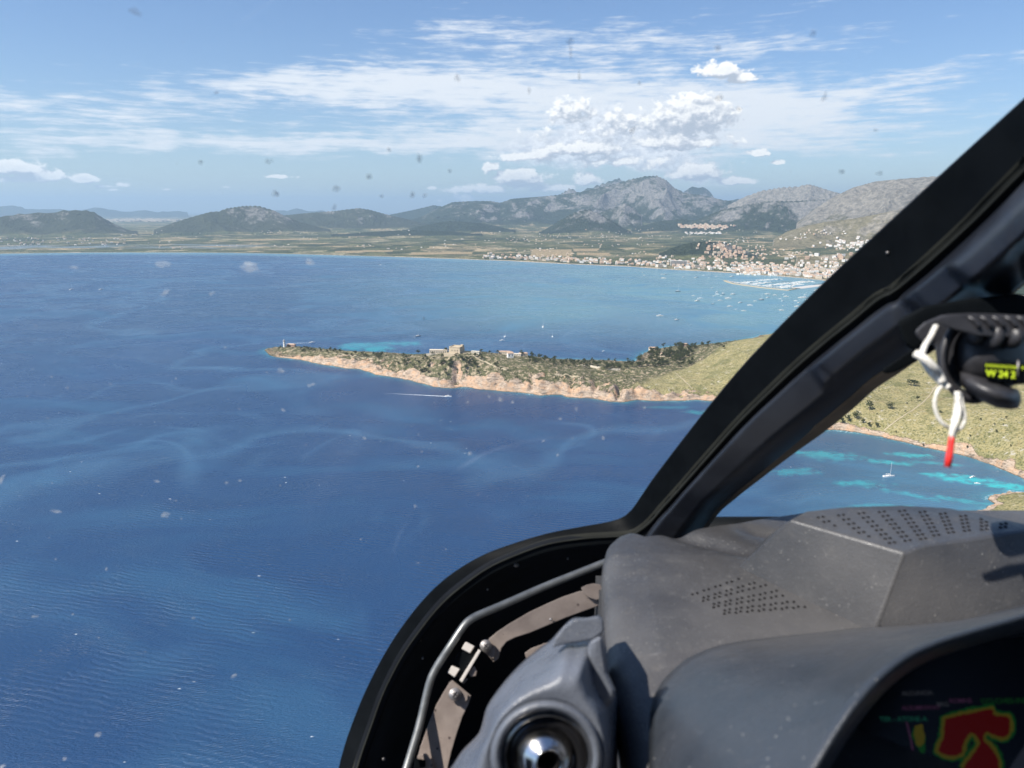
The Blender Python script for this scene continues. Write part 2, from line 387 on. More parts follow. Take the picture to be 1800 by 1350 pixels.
    c = t.mix(t.attr('hill'), plain, hillc)
    c = t.mix(t.attr('straw'), c, t.mix(t.ss(n_fine, .3, .7), (.36, .27, .15), (.48, .37, .23)))
    c = t.mix(t.attr('beach'), c, (.55, .46, .34))
    c = t.mix(t.m('MULTIPLY', t.attr('lagoon'), t.ss(t.noise(t.scalev(P, (.3, 1, 1)), .006, 4, .6), .45, .55)), c, (.20, .25, .28))
    t.put(p.inputs['Base Color'], c); p.inputs['Roughness'].default_value = .95; p.inputs['Specular IOR Level'].default_value = .1
    hb = t.m('ADD', t.m('MULTIPLY', trees, 6.0), t.m('ADD', t.m('MULTIPLY', rockf, 60.0), t.m('MULTIPLY', n_fine, 18.0)))
    bump(t, p, hb, .8, 1.0)
    beach = ((inland > -14) & (inland < 34)).astype(float)
    beach = beach * (.45 + .55 * sstep(R(-16), R(4), A))
    lag = sstep(500, 700, inland) * sstep(1500, 1100, inland) * sstep(R(-14), R(-22), A)
    straw = np.zeros_like(h)
    for (x0, x1, y0, y1) in ((935, 1005, 437, 449), (1008, 1052, 436, 441), (1012, 1075, 443, 448), (590, 690, 438.5, 441), (720, 830, 441.5, 445), (1380, 1500, 449, 452), (300, 420, 431, 433), (420, 560, 420, 422)):
        a0, a1 = azel(x0, 440)[0], azel(x1, 440)[0]; g0, g1 = ground((x0 + x1) / 2, y0, 12), ground((x0 + x1) / 2, y1, 12)
        rf_, rn_ = math.hypot(g0.x, g0.y), math.hypot(g1.x, g1.y); wb = fbm(Xx / 300, Yy / 300, 2, 44)
        straw = np.maximum(straw, ((A + .004 * wb > a0) & (A + .004 * wb < a1) & (Rr + 60 * wb > rn_) & (Rr + 60 * wb < rf_)) * .9)
    mesh_np('ground', V, grid_faces(na, len(u)), [m], attrs={'rock': rock, 'tan': tan, 'hill': hill, 'slope': np.clip(slope, 0, 3), 'beach': beach, 'lagoon': lag, 'straw': straw})['kind'] = 'structure'
    return azs, u, h, Rr
_az, _u, _h, _R = build_land()
def land_z(x, y):
    a = math.atan2(x, y); r = math.hypot(x, y)
    i = int(np.clip(np.searchsorted(_az, a), 1, len(_az) - 1)); row = _R[i]
    j = int(np.clip(np.searchsorted(row, r), 1, len(row) - 1)); return float(_h[i, j])

# ================================================================== near peninsula
FRONT = [(465, 616), (472, 622), (482, 627), (500, 630), (530, 632.5), (560, 640), (600, 646), (640, 650), (658, 659), (700, 664), (735, 672), (765, 680), (800, 682), (815, 680), (850, 684), (900, 689),
         (950, 695), (985, 694), (1000, 699), (1040, 700), (1075, 706), (1090, 707), (1120, 703), (1160, 705), (1200, 705), (1230, 704), (1260, 706), (1300, 704), (1350, 712), (1400, 735), (1450, 756), (1500, 760), (1550, 768), (1600, 780), (1650, 792),
         (1700, 803), (1740, 815), (1775, 830), (1800, 843), (1822, 855), (1812, 866), (1775, 866), (1748, 870), (1735, 878), (1752, 886), (1730, 896), (1712, 904), (1735, 918), (1800, 930), (1950, 960)]
FARR = [(2600, 960), (2600, 560)]
BACK = [(2000, 520), (1800, 526), (1650, 545), (1560, 560), (1480, 569), (1430, 575), (1394, 582.5), (1370, 584), (1340, 590), (1300, 599), (1240, 606), (1180, 609), (1150, 614), (1132, 621), (1122, 630), (1116, 635), (1070, 634), (1000, 632), (900, 630), (800, 627), (740, 624.5), (700, 622), (620, 618.5), (560, 614.5), (510, 611), (485, 611), (470, 613)]
def gxy(l): return np.array([[ground(a, b).x, ground(a, b).y] for a, b in l])
POLY = gxy(FRONT + FARR + BACK)
NF = len(FRONT)
CTRL = [(480, 618, 5), (503, 611, 14), (540, 611.5, 14), (580, 615, 14), (620, 621, 13), (660, 626, 14), (560, 629, 11), (600, 635, 11), (640, 641, 10), (690, 652, 15), (720, 640, 28), (700, 630, 26), (740, 656, 18), (760, 627, 40), (800, 627, 47),
        (830, 622, 50), (770, 650, 32), (800, 658, 28), (830, 662, 20), (860, 640, 44), (900, 630, 46), (930, 627, 44), (900, 665, 22), (960, 633, 38), (1000, 640, 34), (950, 668, 22), (1000, 672, 20), (1050, 641, 32), (1060, 665, 27),
        (1088, 658, 28), (1100, 645, 30), (1140, 643, 26), (1140, 665, 25), (1180, 652, 22), (1180, 678, 16), (1220, 668, 18), (1220, 690, 9), (1150, 628, 12), (1160, 613, 14), (1200, 606, 18), (1200, 625, 16), (1190, 640, 17), (1240, 655, 22),
        (1240, 622, 32), (1260, 603, 46), (1300, 595, 54), (1340, 590, 60), (1380, 588.5, 64), (1300, 640, 42), (1290, 672, 20), (1340, 640, 50), (1400, 660, 45), (1400, 600, 62), (1450, 700, 30), (1480, 750, 5), (1500, 740, 12), (1560, 700, 30), (1560, 745, 14),
        (1600, 660, 45), (1650, 700, 38), (1700, 740, 34), (1700, 780, 14), (1750, 760, 30), (1780, 800, 18), (1800, 700, 50), (1900, 700, 60), (1900, 800, 30), (1700, 640, 60), (1780, 600, 75), (1760, 545, 90), (1800, 522, 108), (1900, 560, 110),
        (1800, 885, 7), (1860, 900, 10), (2000, 860, 20), (2200, 750, 60), (2200, 600, 110), (2000, 600, 100), (1500, 600, 60), (1600, 590, 62), (1550, 640, 50)]
def build_near():
    P = []
    for (a, b, z) in CTRL: g = ground(a, b, z); P.append((g.x, g.y, z))
    for q in POLY[:NF:1]: P.append((q[0], q[1], 0))
    for q in POLY[NF + 2:]: P.append((q[0], q[1], 0))
    P = np.array(P); sc = 300.0
    X = P[:, :2] / sc
    def K(a, b):
        r2 = ((a[:, None, :] - b[None]) ** 2).sum(-1); return np.where(r2 > 1e-12, .5 * r2 * np.log(np.maximum(r2, 1e-12)), 0)
    n = len(X); M = np.zeros((n + 3, n + 3)); M[:n, :n] = K(X, X) + np.eye(n) * .002
    M[:n, n] = 1; M[:n, n + 1:] = X; M[n, :n] = 1; M[n + 1:, :n] = X.T
    wts = np.linalg.solve(M, np.concatenate([P[:, 2], [0, 0, 0]]))
    xs = np.arange(-560, 1330, 2.6); ys = np.arange(560, 2420, 2.9)
    XX, YY = np.meshgrid(xs, ys, indexing='ij'); shp = XX.shape
    x, y = XX.ravel(), YY.ravel()
    # signed distance to the coast
    wxn = 5 * fbm(x / 22, y / 22, 4, 3) + 9 * fbm(x / 70, y / 70, 2, 5)
    d2 = np.full(x.size, 1e12); inside = np.zeros(x.size, bool)
    NP_ = len(POLY)
    for i in range(NP_):
        a = POLY[i]; b = POLY[(i + 1) % NP_]; e = b - a
        tt = np.clip(((x - a[0]) * e[0] + (y - a[1]) * e[1]) / (e @ e), 0, 1)
        d2 = np.minimum(d2, (x - a[0] - tt * e[0]) ** 2 + (y - a[1] - tt * e[1]) ** 2)
        c = ((a[1] > y) != (b[1] > y)) & (x < (b[0] - a[0]) * (y - a[1]) / (b[1] - a[1] + 1e-12) + a[0])
        inside ^= c
    sd = np.where(inside, 1, -1) * np.sqrt(d2)
    sdr = sd.copy(); sd = sd + wxn * np.clip((x + 600) / 200, .25, 1)
    h = np.zeros(x.size)
    for k in range(0, x.size, 100000):
        Q = np.stack([x[k:k + 100000], y[k:k + 100000]], -1) / sc
        h[k:k + 100000] = K(Q, X) @ wts[:n] + wts[n] + Q @ wts[n + 1:]
    az = np.arctan2(x, y)
    # coastal cliff height by azimuth
    ca = [azel(p, 650)[0] for p in (465, 500, 640, 700, 800, 900, 1000, 1088, 1150, 1230, 1300, 1450, 1800)]
    cliff = np.interp(az, ca, [4, 10, 9, 11, 13, 13, 17, 20, 14, 7, 5, 5, 4])
    front = y < np.interp(az, [azel(p, 640)[0] for p in (480, 700, 900, 1100, 1300)], [1530, 1420, 1330, 1330, 1500])
    cl = np.where(front, cliff, 3.0) * (.75 + .7 * fbm(x / 45, y / 45, 3, 8))
    h = np.maximum(h, 1.5)
    # keep the ridge heights to the surveyed skyline: scale each bearing by its worst overshoot
    SKY = [(465, 614), (480, 612), (500, 611), (560, 613), (620, 621), (680, 627), (740, 628), (770, 624), (800, 622), (830, 622), (860, 625), (900, 629), (950, 632), (1000, 638), (1050, 642), (1100, 645), (1120, 637), (1135, 628), (1150, 619), (1200, 610), (1250, 604), (1300, 597), (1350, 590), (1390, 587), (1450, 570), (1600, 540), (1800, 507), (2000, 480)]
    SK2 = [(1060, 643), (1100, 646), (1150, 649), (1190, 643), (1215, 622), (1240, 605), (1300, 597)]
    SKY = [(p, q - (5 if p < 1115 else 0)) for p, q in SKY]
    bn = np.linspace(az.min(), az.max(), 700); rr_ = np.hypot(x, y)
    def limit(pts, sel, hh):
        pa = [azel(*p)[0] for p in pts]; pe = [math.tan(azel(*p)[1]) for p in pts]
        al = (CAM_H + rr_ * np.interp(az, pa, pe) - .5); al = np.where(al > 7, al / hh, 9.0)
        al = np.where(inside & sel & (az >= pa[0]) & (az <= pa[-1]), al, 9.0)
        k = np.clip(((az - bn[0]) / (bn[1] - bn[0])).astype(int), 0, 699); s_ = np.full(700, 9.0); np.minimum.at(s_, k, np.maximum(al, .3))
        s_ = np.minimum(s_, 1.0); m = np.array([s_[max(0, i - 3):i + 4].min() for i in range(700)])
        m = np.convolve(np.pad(m, 6, mode='edge'), np.ones(13) / 13, mode='valid'); return hh * np.interp(az, bn, m)
    h = limit(SKY, y < 1700, h)
    h2 = limit(SK2, rr_ < 1430, h); kk = sstep(1500, 1430, rr_); h = h * (1 - kk) + h2 * kk
    rg = ridged(x / 26, y / 26, 4, 12); rg2 = ridged(x / 70, y / 70, 4, 19)
    hc = np.minimum(np.maximum(h, cl * sstep(0, 9, sd)), 1.0 + np.clip(sd, 0, 999) * (1.5 + .9 * rg))
    # rocky relief stronger on the steep seaward side of the middle of the peninsula
    rocky = sstep(80, 20, sd) * front * sstep(R(-20), R(-8), az) * sstep(R(18), R(14), az)
    rocky = rocky * (1 - .75 * sstep(R(-9.6), R(-8), az) * sstep(R(2.0), R(-.5), az))
    rocky = np.maximum(rocky, sstep(14, 4, sd) * .5)
    hc = hc + (rg - .45) * (2.0 + 7 * rocky) * sstep(0, 12, sd) * np.where(az > R(18), .25, 1) + (rg2 - .4) * 7 * rocky * sstep(0, 25, sd)
    gully = 0
    for (px, wd, dp) in ((803, 6, 15), (1088, 5, 16), (1005, 5, 8), (935, 5, 6), (700, 5, 5), (1045, 4, 7)):
        ga = azel(px, 690)[0]; da = (az - ga) * np.hypot(x, y) + 4 * fbm(y / 30, x / 30, 3, px)
        gully = gully + dp * np.exp(-(da / wd) ** 2) * sstep(75, 15, sd) * front
    hc = hc - gully * sstep(0, 6, sd)
    hc = hc + .7 * fbm(x / 9, y / 9, 3, 14) * sstep(0, 10, sd) + 1.6 * fbm(x / 60, y / 60, 3, 15) * sstep(4, 60, sd)
    hc = np.where(sd > 0, np.maximum(hc, np.minimum(.3 * sd, 1.2)), -4 + np.clip(sd + 8, 0, 8) * .5)
    # level pads: fort, lighthouse
    for (px, py, z, rad) in ((806, 624, 42, 26), (505, 612, 12, 14), (775, 626, 38, 22), (903, 631, 38, 18)):
        g = ground(px, py, z); z = float(hc[np.argmin((x - g.x) ** 2 + (y - g.y) ** 2)]); dd = np.hypot(x - g.x, y - g.y); k = sstep(rad * 1.5, rad * .8, dd); hc = hc * (1 - k) + z * k
    H = hc.reshape(shp)
    gx, gy = np.gradient(H, 2.6, 2.9); slope = np.hypot(gx, gy).ravel()
    # cover masks: rock, grass, scrub
    n1 = fbm(x / 38, y / 38, 4, 31); n2 = fbm(x / 12, y / 12, 3, 33)
    rock = sstep(.95, 1.5, slope + .45 * n2) * np.where(az > R(17), .6, 1)
    shore_w = np.interp(az, ca, [30, 16, 22, 16, 16, 14, 20, 22, 20, 18, 14, 9, 8])
    rock = np.maximum(rock, sstep(shore_w * 1.25, shore_w * .7, sd + 9 * n1 + 3 * n2) * np.where(front | (az > R(20)), 1, .5))
    rock = np.maximum(rock, rocky * sstep(.05, .35, n1 + .25 + .4 * n2) * sstep(.3, .8, slope))
    # bare road terrace near the lighthouse
    for (px, py, z, ra, rb) in ((630, 636, 11, 34, 14), (655, 643, 11, 24, 9), (600, 629, 11, 30, 7)):
        g = ground(px, py, z); rock = np.maximum(rock, np.exp(-((x - g.x) / ra) ** 2 - ((y - g.y) / rb) ** 2 * .6))
    grass = sstep(R(13.5), R(15.5), az + R(1.2) * n1 - (y - 1300) * R(.004)) 
    gb = np.array([[ground(a, b, 16).x, ground(a, b, 16).y] for a, b in ((1110, 640), (1180, 648), (1215, 615), (1290, 597))])
    grass = sstep(-18, 10, x - np.interp(y, [1100, 1230, 1330, 1420, 1560, 1700], [150, 225, 290, 400, 500, 620]) + 16 * n1)
    grass = np.maximum(grass, np.exp(-((x + 330) / 50) ** 2 - ((y - 1510) / 25) ** 2) * .7)
    scrubm = 1 - grass
    keep = (sd.reshape(shp) > -7); kf = keep[:-1, :-1] & keep[1:, 1:] & keep[1:, :-1] & keep[:-1, 1:]
    V = np.stack([x, y, hc], -1); F = grid_faces(shp[0], shp[1], kf)
    used = np.unique(F); remap = np.zeros(len(V), np.int64); remap[used] = np.arange(len(used))
    m, t, p = mat('headland_cover')
    Pn = t.pos()
    nf = t.noise(Pn, .35, 5, .7); nm = t.noise(Pn, .06, 5, .65, .3); nb = t.noise(Pn, .012, 3, .5)
    vo = t.vor(Pn, .28)
    strat = t.noise(t.scalev(Pn, (.25, .25, 1.4), (0, .25, 0)), .35, 6, .7, .6)
    rc = t.mix(t.ss(strat, .36, .62), (.20, .155, .115), (.50, .385, .285))
    rc = t.mix(t.ss(nm, .42, .62, 0, .85), rc, (.50, .315, .19))
    rc = t.mix(t.ss(nf, .52, .70, 0, .55), rc, (.58, .50, .41))
    rc = t.mix(t.ss(t.noise(Pn, .16, 6, .75), .56, .66, 0, .75), rc, (.075, .065, .05))
    dry = t.mix(t.ss(nm, .38, .62), (.170, .152, .052), (.300, .245, .105))
    dry = t.mix(t.ss(vo, .15, .55, .0, .55), dry, (.33, .29, .16))
    dry = t.mix(t.ss(nf, .48, .62, 0, .8), dry, (.060, .070, .026))
    dry = t.mix(t.ss(t.noise(Pn, .022, 5, .7, .5), .52, .66, 0, .6), dry, (.085, .095, .035))
    dry = t.mix(t.ss(t.noise(Pn, .035, 6, .75), .55, .68, 0, .7), dry, (.20, .155, .075))
    dry = t.mix(t.ss(t.noise(Pn, .09, 6, .8), .57, .66), dry, (.42, .38, .31))
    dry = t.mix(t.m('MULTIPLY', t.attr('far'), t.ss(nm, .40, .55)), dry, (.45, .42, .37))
    scr = t.mix(t.ss(nf, .38, .62), (.045, .052, .024), (.125, .118, .058))
    scr = t.mix(t.ss(t.noise(Pn, .13, 5, .75), .48, .60), scr, (.33, .265, .18))
    c = t.mix(t.attr('grass'), scr, dry)
    rk = t.ss(t.m('ADD', t.attr('rock'), t.m('MULTIPLY', t.m('SUBTRACT', nf, .5), .9)), .4, .62)
    c = t.mix(rk, c, rc)
    wet = t.ss(t.m('SUBTRACT', t.node('ShaderNodeSeparateXYZ', {0: Pn}).outputs[2], t.m('MULTIPLY', nf, 1.5)), .5, -.2)
    c = t.mix(t.m('MULTIPLY', wet, .7), c, (.06, .05, .035))
    t.put(p.inputs['Base Color'], c); p.inputs['Roughness'].default_value = .95; p.inputs['Specular IOR Level'].default_value = .15
    hb = t.m('ADD', t.m('MULTIPLY', strat, t.m('MULTIPLY', rk, 2.6)), t.m('ADD', t.m('MULTIPLY', nf, 1.4), t.m('MULTIPLY', t.noise(Pn, .16, 4, .7), 2.0)))
    bump(t, p, hb, 1.0, 1.0)
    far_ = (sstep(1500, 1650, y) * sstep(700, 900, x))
    mesh_np('headland', V[used], remap[F], [m], attrs={'rock': rock[used], 'grass': grass[used], 'far': far_[used]})['kind'] = 'structure'
    return xs, ys, H, sd.reshape(shp), sdr.reshape(shp), rock.reshape(shp), grass.reshape(shp)
NX, NY, NH, NSD, NSDR, NROCK, NGR = build_near()
def nidx(x, y):
    return int(np.clip(round((x - NX[0]) / 2.6), 0, len(NX) - 1)), int(np.clip(round((y - NY[0]) / 2.9), 0, len(NY) - 1))
def near_z(x, y):
    fx = np.clip((x - NX[0]) / 2.6, 0, len(NX) - 1.001); fy = np.clip((y - NY[0]) / 2.9, 0, len(NY) - 1.001)
    i, j = int(fx), int(fy); a, b = fx - i, fy - j
    return float(NH[i, j] * (1 - a) * (1 - b) + NH[i + 1, j] * a * (1 - b) + NH[i, j + 1] * (1 - a) * b + NH[i + 1, j + 1] * a * b)
def near_hit(px, py):
    """first point of the near terrain seen through a pixel"""
    d = pdir(px, py); t_ = 500.0
    while t_ < 2600:
        q = CAM + d * t_
        nz = near_z(q.x, q.y)
        if q.z < nz and nz > .25: return q
        if q.z < -1: return None
        t_ += 1.5
    return None

# ================================================================== sea
def build_sea():
    azf = np.arange(-40, 40.01, .11); azc = np.concatenate([np.arange(-180, -40, 4.0), azf, np.arange(44, 180.1, 4.0)])
    azs = np.radians(azc)
    rs = np.concatenate([[60, 150, 260], np.exp(np.linspace(math.log(330), math.log(2300), 420)), np.exp(np.linspace(math.log(2320), math.log(9000), 160)), np.array([12000, 20000, 40000, 90000])])
    A, Rr = np.meshgrid(azs, rs, indexing='ij')
    x, y = Rr * np.sin(A), Rr * np.cos(A)
    # coast distance of the near headland
    fi = np.clip(((x - NX[0]) / 2.6), 0, len(NX) - 1).astype(int); fj = np.clip((y - NY[0]) / 2.9, 0, len(NY) - 1).astype(int)
    inb = (x > NX[0]) & (x < NX[-1]) & (y > NY[0]) & (y < NY[-1])
    d = np.where(inb, -NSDR[fi, fj], 400.0)
    d = np.clip(d + 7 * fbm(x / 18, y / 18, 3, 55), 0, 400)
    az = A
    shal = np.exp(-d / 9.0) * .75
    def blob(px, py, ra, rb, amp, thr=.0, s_=28, seed=60, rot=0):
        g = ground(px, py); dx, dy = x - g.x, y - g.y
        c_, s2 = math.cos(rot), math.sin(rot); out = np.zeros_like(x)
        e = np.exp(-((dx * c_ + dy * s2) / ra) ** 2 - ((-dx * s2 + dy * c_) / rb) ** 2)
        k = e > .12
        n = fbm(x[k] / s_, y[k] / s_, 5, seed, .6)
        out[k] = amp * sstep(thr + .10, thr + .52, (e[k] - .12) * .8 + n * .7) * sstep(.12, .3, e[k]); return out
    sand = np.zeros_like(x)
    for b in ((1700, 843, 38, 17, .95, .02, 13, 61, -.35), (1770, 855, 26, 14, .9, .0, 13, 62, -.3), (1640, 835, 22, 6, .7, .05, 13, 63, -.5), (1600, 800, 34, 12, .62, .08, 14, 64, -.3), (1560, 812, 34, 10, .6, .08, 14, 65, -.3),
              (1450, 800, 50, 22, .42, .1, 17, 66, -.2), (1510, 850, 40, 14, .40, .1, 15, 67, 0), (1600, 870, 34, 8, .5, .08, 13, 68, -.6), (1690, 880, 34, 8, .5, .08, 13, 69, -.5), (1400, 830, 40, 16, .34, .1, 17, 70, 0), (1550, 890, 40, 10, .34, .1, 17, 71, 0),
              (1650, 815, 30, 8, .5, .08, 20, 74, -.3), (1270, 725, 60, 20, .3, .05, 30, 72, 0), (1180, 716, 50, 10, .22, .05, 30, 73, 0),
              (665, 613, 40, 40, .5, .04, 30, 75, .3), (640, 608, 60, 60, .45, .08, 50, 76, .3), (700, 604, 60, 40, .4, .1, 40, 77, 0)):
        sand = np.maximum(sand, blob(*b))
    sand = np.maximum(sand, shal * .5)
    # the sheltered bay is paler and greener than the open sea
    pa = np.array([azel(p, 500)[0] for p in (0, 500, 700, 900, 1100, 1450)])
    bay = np.interp(A, pa, [0, .10, .35, .7, .9, 1.0]) * sstep(1400, 2300, Rr) * (1 - .15 * sstep(3600, 5200, Rr))
    bay = np.maximum(bay, sstep(430, 120, shore_r(A) - Rr) * .8 * (Rr > 1800))
    near_r = sstep(R(16), R(30), A) * sstep(1500, 900, Rr) * .35
    bay = np.clip(np.maximum(bay, near_r), 0, 1)
    m, t, p = mat('sea_water')
    P = t.pos()
    warpn = t.noise(P, .0016, 3, .5, col=True)
    wv = t.node('ShaderNodeVectorMath', {0: warpn, 3: 500.0}, operation='SCALE').outputs[0]
    Pw = t.node('ShaderNodeVectorMath', {0: P, 1: wv}, operation='ADD').outputs[0]
    streak = t.noise(t.scalev(Pw, (1, 2.4, 1), (0, 0, .9)), .0036, 5, .55, .5)
    patch = t.noise(Pw, .0011, 4, .55)
    c = t.mix(t.attr('bay'), (.0125, .044, .112), (.110, .225, .255))
    c = t.mix(t.m('MULTIPLY', t.ss(streak, .50, .70, 0, .5), t.m('ADD', .35, t.attr('bay'))), c, (.060, .180, .275))
    c = t.mix(t.ss(patch, .55, .35, 0, .30), c, (.018, .060, .158))
    sn = t.m('MULTIPLY', t.attr('sand'), t.ss(t.noise(t.scalev(P, (1, 1.6, 1)), .07, 5, .7, .6), .32, .56, .25, 1.0))
    c = t.mix(sn, c, (.03, .42, .43))
    # long curved current streaks
    cl = t.noise(t.scalev(Pw, (1.0, .55, 1), (0, 0, -.35)), .0026, 1, .4, .35)
    ln = t.m('MULTIPLY', t.ss(t.m('ABSOLUTE', t.m('SUBTRACT', t.m('FRACT', t.m('MULTIPLY', cl, 11.0)), .5)), .16, .0), t.ss(t.noise(P, .0028, 4, .6), .46, .66))
    c = t.mix(t.m('MULTIPLY', ln, .20), c, (.085, .19, .30))
    broad = t.ss(t.m('ABSOLUTE', t.m('SUBTRACT', t.noise(Pw, .0017, 3, .5, .6), .5)), .05, .0)
    c = t.mix(t.m('MULTIPLY', broad, .22), c, (.07, .17, .27))
    # whitecaps
    vo = t.node('ShaderNodeTexVoronoi', {'Scale': .075, 'Randomness': 1.0}); t.l.new(t.scalev(P, (.6, 1.3, 1), (0, 0, .5)), vo.inputs['Vector'])
    pick = t.node('ShaderNodeSeparateColor', {0: vo.outputs['Color']}).outputs[0]
    foamn = t.noise(P, 1.1, 3, .7)
    foam = t.m('MULTIPLY', t.ss(t.m('ADD', vo.outputs['Distance'], t.m('MULTIPLY', foamn, .12)), .125, .085), t.ss(t.m('ADD', pick, t.m('MULTIPLY', t.noise(P, .004, 2, .5), .30)), .96, .99))
    cr = t.attr('foam')
    foam = t.m('MAXIMUM', foam, t.m('MULTIPLY', cr, t.ss(t.noise(P, .3, 4, .7), .48, .6)))
    c = t.mix(t.m('MULTIPLY', foam, .85), c, (.75, .78, .8))
    t.put(p.inputs['Base Color'], c)
    p.inputs['IOR'].default_value = 1.33
    t.put(p.inputs['Roughness'], t.m('ADD', t.m('MULTIPLY', foam, .5), t.ss(streak, .3, .7, .22, .34)))
    # swell and ripples
    def wave(scale, rot, det, dist, dsc):
        nd = t.node('ShaderNodeTexWave', {'Scale': scale, 'Distortion': dist, 'Detail': det, 'Detail Scale': dsc, 'Detail Roughness': .6}, wave_type='BANDS', bands_direction='Y')
        t.l.new(t.scalev(P, (1, 1, 1), (0, 0, rot)), nd.inputs['Vector']); return nd.outputs['Fac']
    gate = t.noise(P, .012, 2, .5)
    w1 = t.m('MULTIPLY', wave(.062, R(14), 3, 7, .6), t.ss(gate, .38, .62, .12, 1.0))
    w2 = wave(.13, R(-22), 3, 8, .8)
    w3 = t.noise(t.scalev(P, (.6, 1.5, 1), (0, 0, .2)), .55, 6, .62)
    hgt = t.m('ADD', t.m('MULTIPLY', w1, .42), t.m('ADD', t.m('MULTIPLY', w2, t.ss(t.noise(P, .02, 2, .5), .4, .65, .02, .30)), t.m('MULTIPLY', w3, .75)))
    b = t.node('ShaderNodeBump', {'Strength': 1.0, 'Distance': 1.0, 'Height': hgt}); t.l.new(b.outputs[0], p.inputs['Normal'])
    foam_a = np.exp(-(d / 2.2) ** 2) * .6
    V = np.stack([x, y, 0 * x], -1).reshape(-1, 3)
    mesh_np('sea', V, grid_faces(len(azs), len(rs)), [m], attrs={'sand': sand, 'bay': bay, 'foam': foam_a})['kind'] = 'structure'
build_sea()
# ================================================================== things standing on the near headland
def cover(name, c0, c1, rough=.9, sc=.8, bs=0):
    m, t, p = mat(name); P = t.pos(); n = t.noise(P, sc, 4, .65)
    oi = t.n.new('ShaderNodeObjectInfo').outputs['Random']
    t.put(p.inputs['Base Color'], t.mix(t.m('ADD', t.m('MULTIPLY', t.ss(n, .35, .65), .7), t.m('MULTIPLY', oi, .3)), c0, c1))
    p.inputs['Roughness'].default_value = rough; p.inputs['Specular IOR Level'].default_value = .2
    if bs: bump(t, p, t.noise(P, bs, 4, .6), .6, .15)
    return m
M_leaf = cover('pine_foliage', (.026, .036, .014), (.082, .090, .036))
M_leaf2 = cover('scrub_foliage', (.050, .056, .024), (.135, .130, .062), sc=.3)
M_bark = cover('bark', (.07, .05, .035), (.13, .10, .08))
M_white = cover('white_render', (.62, .60, .55), (.80, .78, .73), sc=.5)
M_cream = cover('cream_render', (.50, .42, .32), (.66, .57, .44), sc=.5)
M_ochre = cover('ochre_render', (.48, .33, .23), (.58, .43, .31), sc=.5)
M_pink = cover('faded_pink_render', (.40, .27, .22), (.50, .35, .29), sc=.6)
M_stone = cover('sandstone_wall', (.36, .29, .20), (.52, .43, .31), sc=.7, bs=2)
M_tile = cover('terracotta_roof', (.34, .23, .16), (.46, .33, .24), sc=.6)
M_grey_roof = cover('flat_grey_roof', (.40, .38, .35), (.55, .52, .48), sc=.4)
M_win = simple('dark_window', (.03, .035, .04), .2)
M_boat = simple('white_hull', (.82, .82, .80), .3)
M_navy = simple('navy_hull', (.03, .045, .08), .3)
M_deck = simple('grey_deck', (.45, .44, .42), .6)
M_mast = simple('pale_mast', (.70, .70, .70), .4)
M_hull_grey = simple('grey_pontoon', (.22, .22, .21), .7)
M_foam = cover('wake_foam', (.60, .66, .70), (.82, .85, .86), sc=.4)
M_track = cover('dusty_track', (.30, .25, .16), (.42, .35, .25), sc=.3)
M_sand_wall = cover('pale_dry_wall', (.48, .42, .33), (.62, .56, .46), sc=.5)

def leaf_cloud(V, F, c, rx, ry, rz, n, size, r_):
    for _ in range(n):
        while True:
            a, b, d = r_.uniform(-1, 1), r_.uniform(-1, 1), r_.uniform(-1, 1)
            q = a * a + b * b + d * d
            if .25 < q < 1: break
        k = (q ** .5) ** -.35
        p = np.array([c[0] + a * rx * k, c[1] + b * ry * k, c[2] + d * rz * k])
        u = np.array([r_.gauss(0, 1) for _ in range(3)]); u /= np.linalg.norm(u)
        w_ = np.cross(u, [r_.gauss(0, 1), r_.gauss(0, 1), r_.gauss(0, 1)]); w_ /= np.linalg.norm(w_) + 1e-9
        s1, s2 = size * r_.uniform(.6, 1.3), size * r_.uniform(.4, .9); i = len(V)
        V += [p - u * s1, p - w_ * s2, p + u * s1, p + w_ * s2]; F.append((i, i + 1, i + 2, i + 3))
def tree_mesh(seed, h=8.0, spread=3.2):
    r_ = random.Random(seed); V, F = [], []
    nl = r_.randint(6, 9)
    lobes = []
    for k in range(nl):
        a = r_.uniform(0, 6.28); d = r_.uniform(.15, .75) * spread
        lobes.append((math.cos(a) * d, math.sin(a) * d, h * r_.uniform(.45, .86), spread * r_.uniform(.32, .55)))
    for (x, y, z, rr) in lobes: leaf_cloud(V, F, (x, y, z), rr, rr, rr * .72, 46, .42, r_)
    nleaf = len(F)
    def cyl(p0, p1, r0, r1):
        p0, p1 = Vector(p0), Vector(p1); t_ = (p1 - p0).normalized(); o = t_.orthogonal().normalized(); b = t_.cross(o); i = len(V)
        for p, rr in ((p0, r0), (p1, r1)):
            for k in range(6): V.append(np.array(p + (o * math.cos(k * 1.0472) + b * math.sin(k * 1.0472)) * rr))
        for k in range(6): F.append((i + k, i + (k + 1) % 6, i + 6 + (k + 1) % 6, i + 6 + k))
    cyl((0, 0, -1), (0, 0, h * .5), .28, .16)
    for (x, y, z, rr) in lobes[:5]: cyl((0, 0, h * .35), (x, y, z), .14, .05)
    me = bpy.data.meshes.new('pine_tree'); me.from_pydata([tuple(map(float, v)) for v in V], [], F)
    me.materials.append(M_leaf); me.materials.append(M_bark)
    me.polygons.foreach_set('material_index', [0] * nleaf + [1] * (len(F) - nleaf)); me.update(); return me
TREES = [tree_mesh(s, h, sp) for s, h, sp in ((1, 8, 3.4), (2, 9, 3.0), (3, 7, 3.6), (4, 8, 2.6), (5, 6.5, 3.2))]
